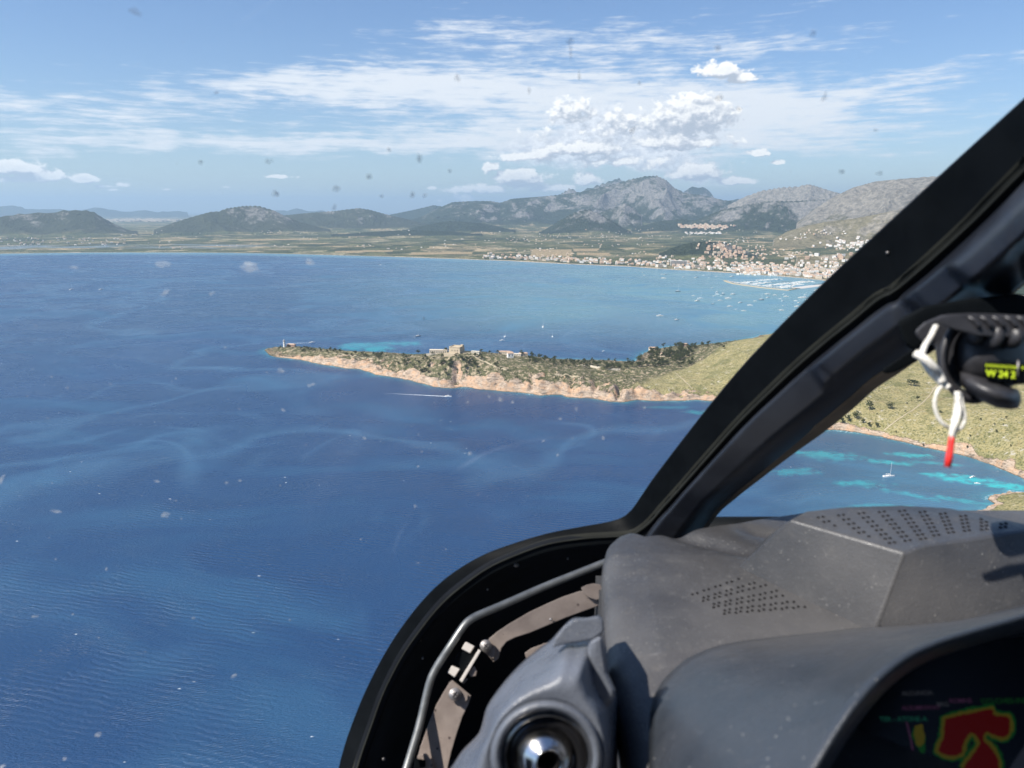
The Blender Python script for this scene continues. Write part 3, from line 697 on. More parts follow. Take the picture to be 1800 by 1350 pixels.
def put_tree(x, y, z, sc, label, group, name='pine_tree'):
    o = bpy.data.objects.new(name, rng.choice(TREES)); COL.objects.link(o); o.location = (x, y, z - .3)
    o.rotation_euler.z = rng.uniform(0, 6.28); o.scale = (sc * rng.uniform(.9, 1.15), sc * rng.uniform(.9, 1.15), sc * rng.uniform(.8, 1.1))
    return tag(o, label, 'tree' if name == 'pine_tree' else 'bush', group)
def where_tree(px):
    marks = [(0, 'just right of the lighthouse'), (560, 'above the bare road terrace'), (640, 'above the turquoise shallows'), (700, 'on the slope left of the villa'), (745, 'below the long villa'), (790, 'below the fort'), (830, 'right of the fort ramp'),
             (865, 'left of the tall white house'), (905, 'below the crest houses'), (945, 'just right of the crest houses'), (985, 'above the cliff cave'), (1030, 'by the broken walls'), (1075, 'at the end of the broken walls'), (1110, 'at the left edge of the wood'), (1140, 'around the cream house in the wood'), (1165, 'in the middle of the wood'), (1190, 'near the right edge of the wood'), (1215, 'on the crest where the wood meets the grass'), (1245, 'at the thin right end of the wood')]
    return [m for a, m in marks if px >= a][-1]
def tree_at(px, py, sc, label, group, name='pine_tree'):
    q = near_hit(px, py)
    if q: return put_tree(q.x, q.y, near_z(q.x, q.y), sc, label, group, name)
def scatter(n, x0, x1, y0, y1, smin, smax, label, group, rockmax=.45, name='pine_tree', yr=None):
    k = 0; tries = 0
    while k < n and tries < n * 40:
        tries += 1; px = rng.uniform(x0, x1); py = rng.uniform(y0, y1) if yr is None else float(np.interp(px, *yr)) + rng.uniform(y0, y1)
        q = near_hit(px, py)
        if not q: continue
        i, j = nidx(q.x, q.y)
        if NSD[i, j] < 5 or NROCK[i, j] > rockmax: continue
        s_ = rng.uniform(smin, smax) * 1.45; put_tree(q.x, q.y, near_z(q.x, q.y), s_, ('taller ' if s_ > (smin + smax) * .725 else 'smaller ') + label + ' ' + where_tree(px), group, name); k += 1
sky_line = ([500, 540, 580, 640, 700, 740, 790, 830, 880, 940, 1000, 1060, 1110, 1150, 1200, 1260], [612, 612, 615, 621, 627, 628, 628, 624, 630, 628, 636, 640, 640, 622, 607, 603])
L1 = 'dark ridge pine'; G1 = 'pines along the ridge near the lighthouse'
scatter(34, 525, 700, 1, 8, .55, .95, L1, G1, .8, yr=sky_line)
L2 = 'dark pine'; G2 = 'trees round the fort'
scatter(62, 700, 880, 2, 34, .5, 1.0, L2, G2, .5, yr=sky_line)
L3 = 'dark crest tree'; G3 = 'trees along the crest'
scatter(74, 930, 1115, 0, 10, .6, 1.05, L3, G3, .8, yr=sky_line)
L4 = 'wood pine'; G4 = 'pines of the wooded shore below the grassy hill'
scatter(120, 1118, 1218, 606, 646, .8, 1.15, L4, G4, .95)
scatter(26, 1180, 1275, 600, 614, .6, .9, L4, G4, .9)
scatter(12, 1000, 1120, 634, 645, .6, 1.0, L3, G3, .9)
for (px, py, sc) in ((785, 612, 1.5), (803, 609, 1.6), (845, 615, 1.3), (875, 616, 1.1), (918, 620, 1.7), (935, 622, 1.4), (958, 628, 1.6), (710, 620, 1.2), (735, 617, 1.4), (720, 624, 1.1), (860, 617, 1.2), (760, 618, 1.1), (990, 633, 1.2)):
    g = next((q for q in (near_hit(px, py + k) for k in range(6, 24)) if q and near_z(q.x, q.y) > 6), None)
    if g: put_tree(g.x, g.y, near_z(g.x, g.y), sc, 'large rounded tree standing out on the skyline near the fort and villa', 'large skyline trees')
for (px, py, sc) in ((494, 606, .8), (508, 607, .75), (490, 609, .5), (515, 610, .6)):
    g = next((q for q in (near_hit(px, py + k) for k in range(3, 18)) if q and near_z(q.x, q.y) > 4), None)
    if g: put_tree(g.x, g.y, near_z(g.x, g.y), sc, 'tree beside the lighthouse at the tip of the headland', 'trees by the lighthouse')
for (px, py, sc) in ((1506, 737, .8), (1528, 722, .85), (1565, 718, .8), (1601, 678, .95), (1612, 705, .5), (1528, 750, .5), (1541, 752, .5), (1490, 742, .6), (1516, 745, .5), (1480, 744, .6), (1610, 680, .6), (1333, 627, .7), (1196, 628, .9), (1185, 630, .8), (1212, 623, .8)):
    tree_at(px, py, sc * (2.1 if px > 1400 else 1.1), 'broad dark bush in the dry grass ' + ('left of the track' if 1400 < px < 1590 else 'beside the upper track' if px > 1400 else 'at the edge of the wood' if px < 1250 else 'alone high on the hill'), 'lone bushes on the grassy hillside', 'round_bush')
for k in range(40): tree_at(rng.uniform(1455, 1790), rng.uniform(640, 790), rng.uniform(.25, .6), 'small dark bush dotted over the dry hillside right of the post', 'small bushes on the hillside', 'round_bush')
# low scrub: nobody could count it
def scrub():
    r_ = random.Random(5); V, F = [], []; nr = np.random.RandomState(4); cnt = 0
    cand = np.argwhere((NSD[::1, ::1] > 6) & (NROCK < .62) & (NGR < .6)); nr.shuffle(cand)
    for (i, j) in cand[:4600]:
        x, y = NX[i] + nr.uniform(-1.3, 1.3), NY[j] + nr.uniform(-1.4, 1.4)
        if y > 1750 or x > 560: continue
        s = nr.uniform(.9, 2.1); leaf_cloud(V, F, (x, y, near_z(x, y) + s * .25), s, s, s * .7, 16, s * .34, r_)
    cand = np.argwhere((NSD > 6) & (NROCK < .5) & (NGR > .6)); nr.shuffle(cand)
    for (i, j) in cand[:5200]:
        x, y = NX[i] + nr.uniform(-1.3, 1.3), NY[j] + nr.uniform(-1.4, 1.4)
        if nr.rand() > .4 + 1.2 * fbm(np.array(x / 60.), np.array(y / 60.), 2, 9): continue
        s = nr.uniform(.35, .95); leaf_cloud(V, F, (x, y, near_z(x, y) + s * .15), s, s, s * .6, 8, s * .4, r_)
    V = np.array(V); F = np.array(F)
    mesh_np('scrub', V, F, [M_leaf2], smooth=False)['kind'] = 'stuff'
scrub()

class MB:
    """collects boxes and prisms with a material index, links them as ONE mesh"""
    def __init__(s): s.bm = bmesh.new()
    def prism(s, pts, z0, z1, mi=0, scale=1.0):
        c = Vector((sum(p[0] for p in pts) / len(pts), sum(p[1] for p in pts) / len(pts)))
        b = [s.bm.verts.new((p[0], p[1], z0)) for p in pts]; t = [s.bm.verts.new((c.x + (p[0] - c.x) * scale, c.y + (p[1] - c.y) * scale, z1)) for p in pts]
        fs = [s.bm.faces.new(t), s.bm.faces.new(b[::-1])]
        for i in range(len(pts)): fs.append(s.bm.faces.new((b[i], b[(i + 1) % len(pts)], t[(i + 1) % len(pts)], t[i])))
        for f in fs: f.material_index = mi
    def box(s, x0, x1, y0, y1, z0, z1, mi=0): s.prism([(x0, y0), (x1, y0), (x1, y1), (x0, y1)], z0, z1, mi)
    def gable(s, x0, x1, y0, y1, z, h, mi=1, ov=.4, hip=0.0):
        a = [s.bm.verts.new(v) for v in ((x0 - ov, y0 - ov, z), (x1 + ov, y0 - ov, z), (x1 + ov, y1 + ov, z), (x0 - ov, y1 + ov, z), (x0 - ov + hip, (y0 + y1) / 2, z + h), (x1 + ov - hip, (y0 + y1) / 2, z + h))]
        for f in ((0, 1, 5, 4), (2, 3, 4, 5), (1, 2, 5), (3, 0, 4), (3, 2, 1, 0)):
            q = s.bm.faces.new([a[k] for k in f]); q.material_index = mi
    def cyl(s, x, y, r0, r1, z0, z1, mi=0, n=12): s.prism([(x + r0 * math.cos(6.2832 * k / n), y + r0 * math.sin(6.2832 * k / n)) for k in range(n)], z0, z1, mi, r1 / r0)
    def done(s, name, mats, parent=None):
        bmesh.ops.recalc_face_normals(s.bm, faces=s.bm.faces)
        me = bpy.data.meshes.new(name); s.bm.to_mesh(me); s.bm.free()
        o = bpy.data.objects.new(name, me); COL.objects.link(o)
        for m in mats: me.materials.append(m)
        if parent: o.parent = parent
        return o
def base_at(px, py, rz=0, name='x'):
    q = next((q for q in (near_hit(px, py + k) for k in range(-4, 24)) if q and near_z(q.x, q.y) > 3), None) or ground(px, py, 20); e = empty(name, (q.x, q.y, near_z(q.x, q.y)), rz); return e
# lighthouse
lh = base_at(500, 612, 0, 'lighthouse'); tag(lh, 'white lighthouse tower with gallery at the tip of the headland', 'lighthouse')
b = MB(); b.cyl(0, 0, 2.6, 2.1, -2, 12.5); b.done('tower', [M_white], lh)
b = MB(); b.cyl(0, 0, 2.9, 2.9, 12.5, 13.0); b.cyl(0, 0, 2.85, 2.85, 13.9, 14.05); [b.cyl(2.8 * math.cos(k), 2.8 * math.sin(k), .08, .08, 13.0, 13.9, 0, 4) for k in np.arange(0, 6.2, .52)]; b.done('gallery', [M_deck], lh)
b = MB(); b.cyl(0, 0, 1.3, 1.3, 13.0, 15.4, 0, 8); b.done('lantern', [M_win], lh)
b = MB(); b.cyl(0, 0, 1.6, .2, 15.4, 16.8, 0, 8); b.done('lantern_roof', [M_deck], lh)
for z in (3, 7.5): b = MB(); b.box(-.4, .4, -2.4, -1.7, z, z + 1.3); b.done('window', [M_win], lh)
kh = base_at(512, 613, R(-6), 'keeper_house'); tag(kh, 'low pinkish keeper house with tiled roof beside the lighthouse', 'house')
b = MB(); b.box(-9, 9, -4, 4, -2, 4.4); b.done('wall', [M_pink], kh)
b = MB(); b.gable(-9, 9, -4, 4, 4.4, 1.8, 0, .4, 3); b.done('roof', [M_tile], kh)
for x in (-7, -4, -1, 2, 5): b = MB(); b.box(x, x + 1.2, -4.06, -3.9, 1.2, 3); b.done('window', [M_win], kh)
# stone fort
ft = base_at(803, 624, R(-22), 'stone_fort'); tag(ft, 'square sandstone fort with sloping walls on top of the headland', 'fort')
b = MB(); b.prism([(-12, -11), (12, -11), (12, 11), (-12, 11)], -6, 11, 0, .90); b.done('bastion', [M_stone], ft)
b = MB()
for x0, x1, y0, y1 in ((-11, 11, -10.2, -9.3), (-11, 11, 9.3, 10.2), (-11, -10.1, -9.3, 9.3), (10.1, 11, -9.3, 9.3)): b.box(x0, x1, y0, y1, 11, 12.4)
b.box(5.5, 10.1, 4, 9.3, 11, 14.5); b.done('parapet', [M_stone], ft)
b = MB(); b.prism([(-20, -15), (13, -16), (15, -11), (-18, -11)], -7, .8, 0, .95); b.done('terrace_wall', [M_stone], ft)
b = MB(); b.prism([(12, -6), (28, -3), (28, 1), (12, -1)], -6, 1.2, 0, 1); b.done('ramp', [M_stone], ft)
for x in (-5, 1, 6): b = MB(); b.box(x, x + .9, -11.2, -9.8, 5, 6.6); b.done('window', [M_win], ft)
vl = base_at(771, 621, R(-4), 'villa'); tag(vl, 'long low pale villa with a row of dark windows left of the fort', 'villa')
b = MB(); b.box(-17, 17, -4, 5, -4, 6.2); b.box(-17.4, 17.4, -4.3, 5.3, 6.2, 6.9); b.done('wall', [M_cream], vl)
for k in range(9): b = MB(); b.box(-15 + k * 3.5, -13.6 + k * 3.5, -4.08, -3.9, 2.0, 4.6); b.done('window', [M_win], vl)
b = MB(); b.box(-22, 22, -10, -9.2, -7, 1.0); b.done('garden_wall', [M_sand_wall], vl)
def house_at(px, py, w_, d_, h_, rz, wallm, roofm, label, name='house', flat=False, cat='house'):
    e = base_at(px, py, rz, name); tag(e, label, cat)
    b = MB(); b.box(-w_ / 2, w_ / 2, -d_ / 2, d_ / 2, -3, h_); b.done('wall', [wallm], e)
    b = MB()
    if flat: b.box(-w_ / 2 - .3, w_ / 2 + .3, -d_ / 2 - .3, d_ / 2 + .3, h_, h_ + .5, 0)
    else: b.gable(-w_ / 2, w_ / 2, -d_ / 2, d_ / 2, h_, h_ * .28, 0, .4, w_ * .12)
    b.done('roof', [roofm], e)
    n = max(2, int(w_ / 4))
    for k in range(n):
        x = -w_ / 2 + w_ * (k + .5) / n; b = MB(); b.box(x - .6, x + .6, -d_ / 2 - .07, -d_ / 2 + .1, h_ * .4, h_ * .75); b.done('window', [M_win], e)
house_at(897, 633, 11, 9, 9, R(15), M_white, M_tile, 'tall white house on the crest right of the fort')
house_at(888, 625, 24, 8, 5.5, R(-8), M_cream, M_tile, 'long cream house behind the white house on the crest')
house_at(920, 624, 16, 9, 6, R(10), M_cream, M_tile, 'cream house under the large tree on the crest')
house_at(908, 629, 18, 7, 3.5, R(-12), M_sand_wall, M_sand_wall, 'low pale terrace building in front of the crest tree', flat=True)
house_at(836, 625, 16, 6, 3.5, R(-20), M_sand_wall, M_sand_wall, 'low pale building beside the ramp right of the fort', flat=True)
house_at(1147, 616, 15, 9, 6, R(10), M_cream, M_tile, 'cream house half hidden in the wooded shore below the hill')
house_at(1165, 630, 11, 8, 5.5, R(-15), M_cream, M_tile, 'small cream house at the lower edge of the wood')
house_at(1203, 604, 13, 8, 5, R(0), M_pink, M_tile, 'tiled house among the trees at the far end of the wood')
# low dry walls / ruins along the cliff top
for k, (a, b2) in enumerate((((1038, 645), (1062, 647)), ((1068, 649), (1090, 651)), ((1020, 642), (1030, 643)))):
    qa, qb = near_hit(*a), near_hit(*b2)
    if qa and qb:
        e = empty('dry_stone_wall', ((qa.x + qb.x) / 2, (qa.y + qb.y) / 2, (near_z(qa.x, qa.y) + near_z(qb.x, qb.y)) / 2), math.atan2(qb.y - qa.y, qb.x - qa.x)); tag(e, 'pale broken stone wall on the cliff top right of the houses', 'wall', 'broken walls on the cliff top')
        L = math.hypot(qb.x - qa.x, qb.y - qa.y) / 2
        b = MB(); n = 7
        for i in range(n): x0 = -L + 2 * L * i / n; b.box(x0, x0 + 2 * L / n, -.6, .6, -4, rng.uniform(1.0, 2.4))
        b.done('masonry', [M_sand_wall], e)
def ribbon(name, pxs_, width, m, kind=None, lift=.25, n=60):
    pts = [near_hit(*q) for q in pxs_]; pts = [p for p in pts if p]
    V = []
    cs = []
    for i in range(len(pts) - 1):
        for k in range(n // len(pts)): cs.append(pts[i].lerp(pts[i + 1], k / (n // len(pts))))
    cs.append(pts[-1])
    for i, c in enumerate(cs):
        d = (cs[min(i + 1, len(cs) - 1)] - cs[max(i - 1, 0)]); d.z = 0; d.normalize(); s = Vector((-d.y, d.x, 0)) * width / 2
        for q in (c - s, c, c + s): V.append((q.x, q.y, near_z(q.x, q.y) + lift))
    V = np.array(V); F = grid_faces(len(cs), 3)
    o = mesh_np(name, V, F, [m]); 
    if kind: o['kind'] = kind
    return o
ribbon('path', [(1554, 757), (1566, 748), (1586, 733), (1604, 722), (1620, 710), (1632, 698), (1643, 682), (1652, 672)], 1.6, M_track, 'structure')
ribbon('path', [(829, 624), (838, 630), (850, 636), (862, 641), (876, 647), (890, 652)], 3.6, M_track, 'structure')
ribbon('path', [(585, 621), (600, 622), (620, 627), (640, 630), (655, 631)], 3.5, M_track, 'structure')
ribbon('path', [(1189, 657), (1196, 663), (1203, 670), (1211, 677), (1217, 684)], 1.5, M_track, 'structure')
ribbon('path', [(975, 658), (1000, 660), (1030, 664)], 2.5, M_track, 'structure')

# ================================================================== far shore: houses, town, harbour
def house_mesh(wall, roof, w_, d_, h_, style):
    b = MB(); b.box(-w_ / 2, w_ / 2, -d_ / 2, d_ / 2, -6, h_, 0)
    if style == 'gable': b.gable(-w_ / 2, w_ / 2, -d_ / 2, d_ / 2, h_, h_ * .3, 1, .5, w_ * .1)
    else: b.box(-w_ / 2 - .2, w_ / 2 + .2, -d_ / 2 - .2, d_ / 2 + .2, h_, h_ + .8, 1)
    nst = max(1, int(h_ / 3.2))
    for s in range(nst):
        for k in range(max(2, int(w_ / 4))):
            x = -w_ / 2 + w_ * (k + .5) / max(2, int(w_ / 4)); b.box(x - .8, x + .8, -d_ / 2 - .08, -d_ / 2 + .1, 1 + s * 3.2, 2.6 + s * 3.2, 2)
    o = b.done('house', [wall, roof, M_win]); me = o.data; bpy.data.objects.remove(o); return me
HM = [house_mesh(M_white, M_tile, 15, 10, 7, 'gable'), house_mesh(M_cream, M_tile, 17, 11, 8, 'gable'), house_mesh(M_white, M_grey_roof, 22, 12, 11, 'flat'), house_mesh(M_ochre, M_tile, 18, 12, 9, 'gable'), house_mesh(M_cream, M_grey_roof, 26, 12, 13, 'flat'), house_mesh(M_white, M_tile, 20, 12, 9, 'gable')]
def far_xy(px, py):
    # walk the ray on to the far land
    d = pdir(px, py); t_ = 2500.0
    while t_ < 16000:
        q = CAM + d * t_
        if q.z < land_z(q.x, q.y): return q
        t_ += 12
    return None
def far_house(px, py, kinds, label, group, smin=.85, smax=1.25):
    q = far_xy(px, py)
    if q is None: return False
    z = land_z(q.x, q.y)
    if z < .8: return False
    o = bpy.data.objects.new('house', HM[rng.choice(kinds)]); COL.objects.link(o); o.location = (q.x, q.y, z); o.rotation_euler.z = rng.gauss(0, .35) - math.atan2(q.x, q.y)
    s = rng.uniform(smin, smax) * .82; o.scale = (s, s, s * rng.uniform(.9, 1.2))
    kd = ['white tiled', 'cream tiled', 'white flat roofed', 'ochre tiled', 'long cream flat roofed', 'broad white tiled'][[m.name for m in HM].index(o.data.name)]
    wh = [m for a, m in ((0, 'at the left end of the shore row'), (930, 'left of the straw field'), (1000, 'below the straw field'), (1080, 'right of the straw field'), (1140, 'left of the hotel'), (1180, 'right of the hotel'), (1230, 'left of the breakwater tip'), (1275, 'behind the breakwater tip'), (1330, 'behind the middle of the marina'), (1390, 'behind the right half of the marina'), (1440, 'beside the dark post')) if px >= a][-1]
    tag(o, ' '.join((kd + ' ' + label + ' ' + wh).split()[:16]), 'house', group); return True
def shore_px(px): return float(np.interp(px, [a for a, b in SHORE], [b for a, b in SHORE]))
def many(n, fx, fy, kinds, label, group, smin=.85, smax=1.25):
    k = 0; tr = 0
    while k < n and tr < n * 8:
        tr += 1; px = fx(); k += far_house(px, fy(px), kinds, label, group, smin, smax)
many(90, lambda: 850 + 630 * rng.random() ** .8, lambda p: shore_px(p) - rng.uniform(2.2, 6.5), [0, 1, 2, 4, 5], 'house on the far beach', 'houses along the far beach', 1.0, 1.5)
many(70, lambda: rng.uniform(1290, 1500), lambda p: shore_px(p) - rng.uniform(2.5, 20) , [0, 1, 2, 4, 5, 5], 'building in town', 'buildings of the harbour town', 1.0, 1.5)
many(56, lambda: rng.gauss(1285, 26), lambda p: rng.uniform(432, 458) + max(0, (p - 1285)) * .12, [3, 3, 3, 1], 'house up the hill', 'orange houses on the small hill', .9, 1.25)
many(46, lambda: rng.uniform(1180, 1350), lambda p: shore_px(p) - rng.uniform(6, 16), [0, 1, 3, 5], 'house below the hill', 'houses below the small hill', .9, 1.3)
many(36, lambda: rng.uniform(1370, 1520), lambda p: rng.uniform(449, 466), [1, 0, 2, 3], 'house in the back terraces', 'terraces behind the harbour town', 1.0, 1.5)
# hotel block
q = far_xy(1193, 466.5); ht = empty('hotel', (q.x, q.y, land_z(q.x, q.y)), R(-14)); tag(ht, 'large pale grey hotel block on the far beach below the small hill', 'hotel')
b = MB(); b.box(-45, 45, -10, 10, -4, 26); b.done('wall', [M_white], ht)
for s in range(7):
    b = MB(); b.box(-43, 43, -11.2, -10, 2 + s * 3.4, 3.2 + s * 3.4); b.done('balcony', [M_grey_roof], ht)
    b = MB(); b.box(-43, 43, -10.1, -9.9, 3.4 + s * 3.4, 5.2 + s * 3.4); b.done('window', [M_win], ht)
# the rest of the villages, far beyond counting
def mass():
    V, F, mi = [], [], []
    def add(px, py, s, hh, m):
        q = far_xy(px, py)
        if q is None: return
        z = land_z(q.x, q.y); a = rng.uniform(-.5, .5) - math.atan2(q.x, q.y); c, sn = math.cos(a), math.sin(a); i = len(V)
        w2, d2 = s * rng.uniform(.7, 1.3), s * rng.uniform(.5, .8)
        for zz in (-4, hh):
            for (x, y) in ((-w2, -d2), (w2, -d2), (w2, d2), (-w2, d2)): V.append((q.x + x * c - y * sn, q.y + x * sn + y * c, z + zz))
        V.append((q.x - w2 * .7 * c, q.y - w2 * .7 * sn, z + hh * 1.3)); V.append((q.x + w2 * .7 * c, q.y + w2 * .7 * sn, z + hh * 1.3))
        for k in range(4): F.append((i + k, i + (k + 1) % 4, i + 4 + (k + 1) % 4, i + 4 + k)); mi.append(m)
        F.append((i + 4, i + 5, i + 9, i + 8)); mi.append(3); F.append((i + 6, i + 7, i + 8, i + 9)); mi.append(3)
        F.append((i + 5, i + 6, i + 9, i + 9)); mi.append(m); F.append((i + 7, i + 4, i + 8, i + 8)); mi.append(m)
    for _ in range(330): p = rng.uniform(850, 1500); add(p, shore_px(p) - rng.uniform(3, 12 if p < 1150 else 22), 7.5, 8, rng.choice([0, 0, 1, 2]))
    for _ in range(170): add(rng.uniform(1290, 1560), rng.uniform(462, 486), 6.5, 8, rng.choice([0, 0, 1]))
    for _ in range(40): add(rng.gauss(1285, 30), rng.uniform(432, 460), 8, 8, rng.choice([1, 2, 2]))
    for _ in range(46):
        cx, cy, n_ = rng.uniform(860, 1500), rng.uniform(404, 448), rng.randint(3, 13)
        for _ in range(n_): add(rng.gauss(cx, 18), rng.gauss(cy, 1.6), rng.uniform(3.5, 6.5), rng.uniform(4, 6), rng.choice([1, 1, 2, 0]))
    for _ in range(26):
        cx, cy, n_ = rng.uniform(150, 900), rng.uniform(404, 438), rng.randint(2, 7)
        for _ in range(n_): add(rng.gauss(cx, 16), rng.gauss(cy, 1.3), rng.uniform(4, 7), rng.uniform(4, 6), rng.choice([1, 1, 0]))
    for _ in range(130): add(rng.gauss(1235, 22), rng.gauss(399.5, 1.8), 13, 12, rng.choice([1, 1, 2]))
    for _ in range(60): add(rng.uniform(1205, 1270), rng.uniform(408, 412), 9, 8, 0)
    for _ in range(50): add(rng.gauss(1500, 25), rng.gauss(430, 4), 10, 9, 0)
    for _ in range(60): add(rng.uniform(0, 220), rng.uniform(418, 432), 9, 8, rng.choice([0, 1]))
    me = bpy.data.meshes.new('distant_houses')
    F2 = [tuple(dict.fromkeys(f)) for f in F]
    me.from_pydata(V, [], F2)
    for m in (M_white, M_cream, M_ochre, M_tile): me.materials.append(m)
    me.polygons.foreach_set('material_index', mi); me.update()
    o = bpy.data.objects.new('distant_houses', me); COL.objects.link(o); o['kind'] = 'stuff'
    # inland town seen as a pale strip on the far plain
    V, F = [], []
    for _ in range(500):
        px = rng.gauss(255, 28); py = rng.gauss(386.5, 1.0); g = ground(px, py, 60); s = 40; i = len(V)
        for zz in (0, 22):
            for (x, y) in ((-s, -s), (s, -s), (s, s), (-s, s)): V.append((g.x + x * rng.uniform(.5, 1.2), g.y + y, 30 + zz + 20))
        for k in range(4): F.append((i + k, i + (k + 1) % 4, i + 4 + (k + 1) % 4, i + 4 + k))
        F.append((i + 4, i + 5, i + 6, i + 7))
    me = bpy.data.meshes.new('inland_town'); me.from_pydata(V, [], F); me.materials.append(M_cream); o = bpy.data.objects.new('inland_town', me); COL.objects.link(o); o['kind'] = 'stuff'
mass()

# ---------------------------------------------------------------- boats
def hull_bm(L, B, H):
    bm = bmesh.new(); rows = []
    n = 12
    for i in range(n + 1):
        u = i / n; x = -L / 2 + L * u; wd = B / 2 * min(1, (1 - u ** 2.6) * 1.02 + .0) * (.8 + .2 * min(1, u * 4)) + .02; sh = H * (1 + .35 * u * u)
        rows.append([Vector((x, -wd, sh)), Vector((x, -wd * .85, 0)), Vector((x, 0, -.35)), Vector((x, wd * .85, 0)), Vector((x, wd, sh)), Vector((x, 0, sh + .06))])
    vr = [[bm.verts.new(p) for p in r] for r in rows]
    for a, b in zip(vr, vr[1:]):
        for i in range(6):
            f = bm.faces.new((a[i], a[(i + 1) % 6], b[(i + 1) % 6], b[i])); f.material_index = 1 if i >= 4 else 0
    bm.faces.new(vr[0]); bm.faces.new(vr[-1]); return bm
def add_box(bm, x0, x1, y0, y1, z0, z1, mi=0, taper=.85):
    cx, cy = (x0 + x1) / 2, (y0 + y1) / 2
    b = [bm.verts.new(v) for v in ((x0, y0, z0), (x1, y0, z0), (x1, y1, z0), (x0, y1, z0))]; t = [bm.verts.new((cx + (v.co.x - cx) * taper, cy + (v.co.y - cy) * taper, z1)) for v in b]
    for f in [(b[i], b[(i + 1) % 4], t[(i + 1) % 4], t[i]) for i in range(4)] + [tuple(t)]: bm.faces.new(f).material_index = mi
def boat_parts(kind, L, hullm):
    H = L * .10; B = L * .30; out = []
    out.append(('hull', hull_bm(L, B, H), [hullm, M_deck]))
    bm = bmesh.new(); add_box(bm, -L * .22, L * .18, -B * .27, B * .27, H, H + (L * .05 if kind == 'sail' else L * .11)); 
    out.append(('cabin', bm, [M_boat]))
    bm = bmesh.new(); add_box(bm, -L * .16, L * .17, -B * .275, B * .275, H + L * .02, H + (L * .035 if kind == 'sail' else L * .07), 0, .98); out.append(('window', bm, [M_win]))
    if kind == 'sail':
        bm = bmesh.new(); 
        for a, b, r in (((L * .08, 0, H), (L * .08, 0, L * 1.28), .13), ((L * .08, 0, H + L * .13), (-L * .34, 0, H + L * .12), .10)):
            a, b = Vector(a), Vector(b); t_ = (b - a).normalized(); o = t_.orthogonal().normalized(); bb = t_.cross(o); ra = [bm.verts.new(a + (o * math.cos(k * 1.0472) + bb * math.sin(k * 1.0472)) * r) for k in range(6)]; rb_ = [bm.verts.new(b + (o * math.cos(k * 1.0472) + bb * math.sin(k * 1.0472)) * r * .7) for k in range(6)]
            for k in range(6): bm.faces.new((ra[k], ra[(k + 1) % 6], rb_[(k + 1) % 6], rb_[k]))
            bm.faces.new(rb_)
        out.append(('mast', bm, [M_mast]))
        bm = bmesh.new(); add_box(bm, -L * .32, L * .06, -.22, .22, H + L * .135, H + L * .165, 0, .9); out.append(('furled_sail', bm, [M_white]))
    else:
        bm = bmesh.new(); add_box(bm, -L * .48, -L * .28, -B * .3, B * .3, H, H + L * .03, 0, .95); out.append(('seat', bm, [M_cream]))
    return out
def boat(kind, px, py, L, rz, label, group=None, hullm=None, z=0.0):
    g = ground(px, py, 0); e = empty('sailboat' if kind == 'sail' else 'motorboat', (g.x, g.y, 0), rz); tag(e, label, 'boat', group)
    for nm, bm, ms in boat_parts(kind, L, hullm or M_boat):
        me = bpy.data.meshes.new(nm); bmesh.ops.recalc_face_normals(bm, faces=bm.faces); bm.to_mesh(me); bm.free(); o = bpy.data.objects.new(nm, me); COL.objects.link(o); o.parent = e
        for m in ms: me.materials.append(m)
    return e
def merged(kind, L, hullm):
    bm = bmesh.new(); mats = []
    for nm, b2, ms in boat_parts(kind, L, hullm):
        base = len(mats); mats += ms; mp = {}
        for f in b2.faces:
            nf = bm.faces.new([mp.setdefault(v, bm.verts.new(v.co)) if v not in mp else mp[v] for v in f.verts]); nf.material_index = base + f.material_index
        b2.free()
    me = bpy.data.meshes.new('boat'); bmesh.ops.recalc_face_normals(bm, faces=bm.faces); bm.to_mesh(me); bm.free()
    for m in mats: me.materials.append(m)
    return me
M_dull = simple('dull_white_hull', (.56, .56, .53), .5)
SAILM = [merged('sail', 12, M_dull), merged('sail', 14, M_boat), merged('sail', 12, M_navy)]
MOTM = [merged('motor', 12, M_dull), merged('motor', 9, M_boat), merged('motor', 15, M_dull)]
def small(kind, x, y, label, group, s=1.0, rz=None):
    o = bpy.data.objects.new('sailboat' if kind == 'sail' else 'motorboat', rng.choice(SAILM if kind == 'sail' else MOTM)); COL.objects.link(o)
    o.location = (x, y, 0); o.rotation_euler.z = rng.uniform(-.5, .5) + .3 if rz is None else rz; o.scale = (s, s, s); tag(o, label, 'boat', group)
boat('sail', 1563, 838, 14, R(4), 'white sailboat with a bare mast anchored in the blue cove right of the post')
boat('motor', 1710, 839, 8, R(20), 'small white motorboat on the turquoise patch, upper of the two in the cove')
boat('motor', 1718, 850, 6, R(-15), 'tiny white boat on the turquoise patch, lower of the two in the cove')
boat('sail', 735, 591, 14, R(30), 'dark hulled sailboat anchored left of the fort hill', hullm=M_navy)
boat('motor', 883, 599, 13, R(10), 'white motorboat anchored behind the fort, closest to the headland')
boat('sail', 888, 592, 12, R(70), 'white sailboat just behind the motorboat beyond the fort')
boat('sail', 954.5, 575, 17, R(80), 'largest white sailboat anchored behind the headland')
boat('sail', 971, 592, 12, R(85), 'small white sailboat right of the largest one behind the headland')
boat('motor', 1189, 562, 9, R(0), 'lone small motorboat above the wooded shore')
boat('sail', 126, 509, 18, R(60), 'left of two far white sailboats out in the open bay'); boat('sail', 178, 509, 18, R(60), 'right of two far white sailboats out in the open bay')
boat('motor', 669, 466, 16, R(0), 'tiny white boat close to the far beach')
boat('motor', 1061, 617.5, 7, R(30), 'tiny boat trailing a short wake towards the neck of the headland')
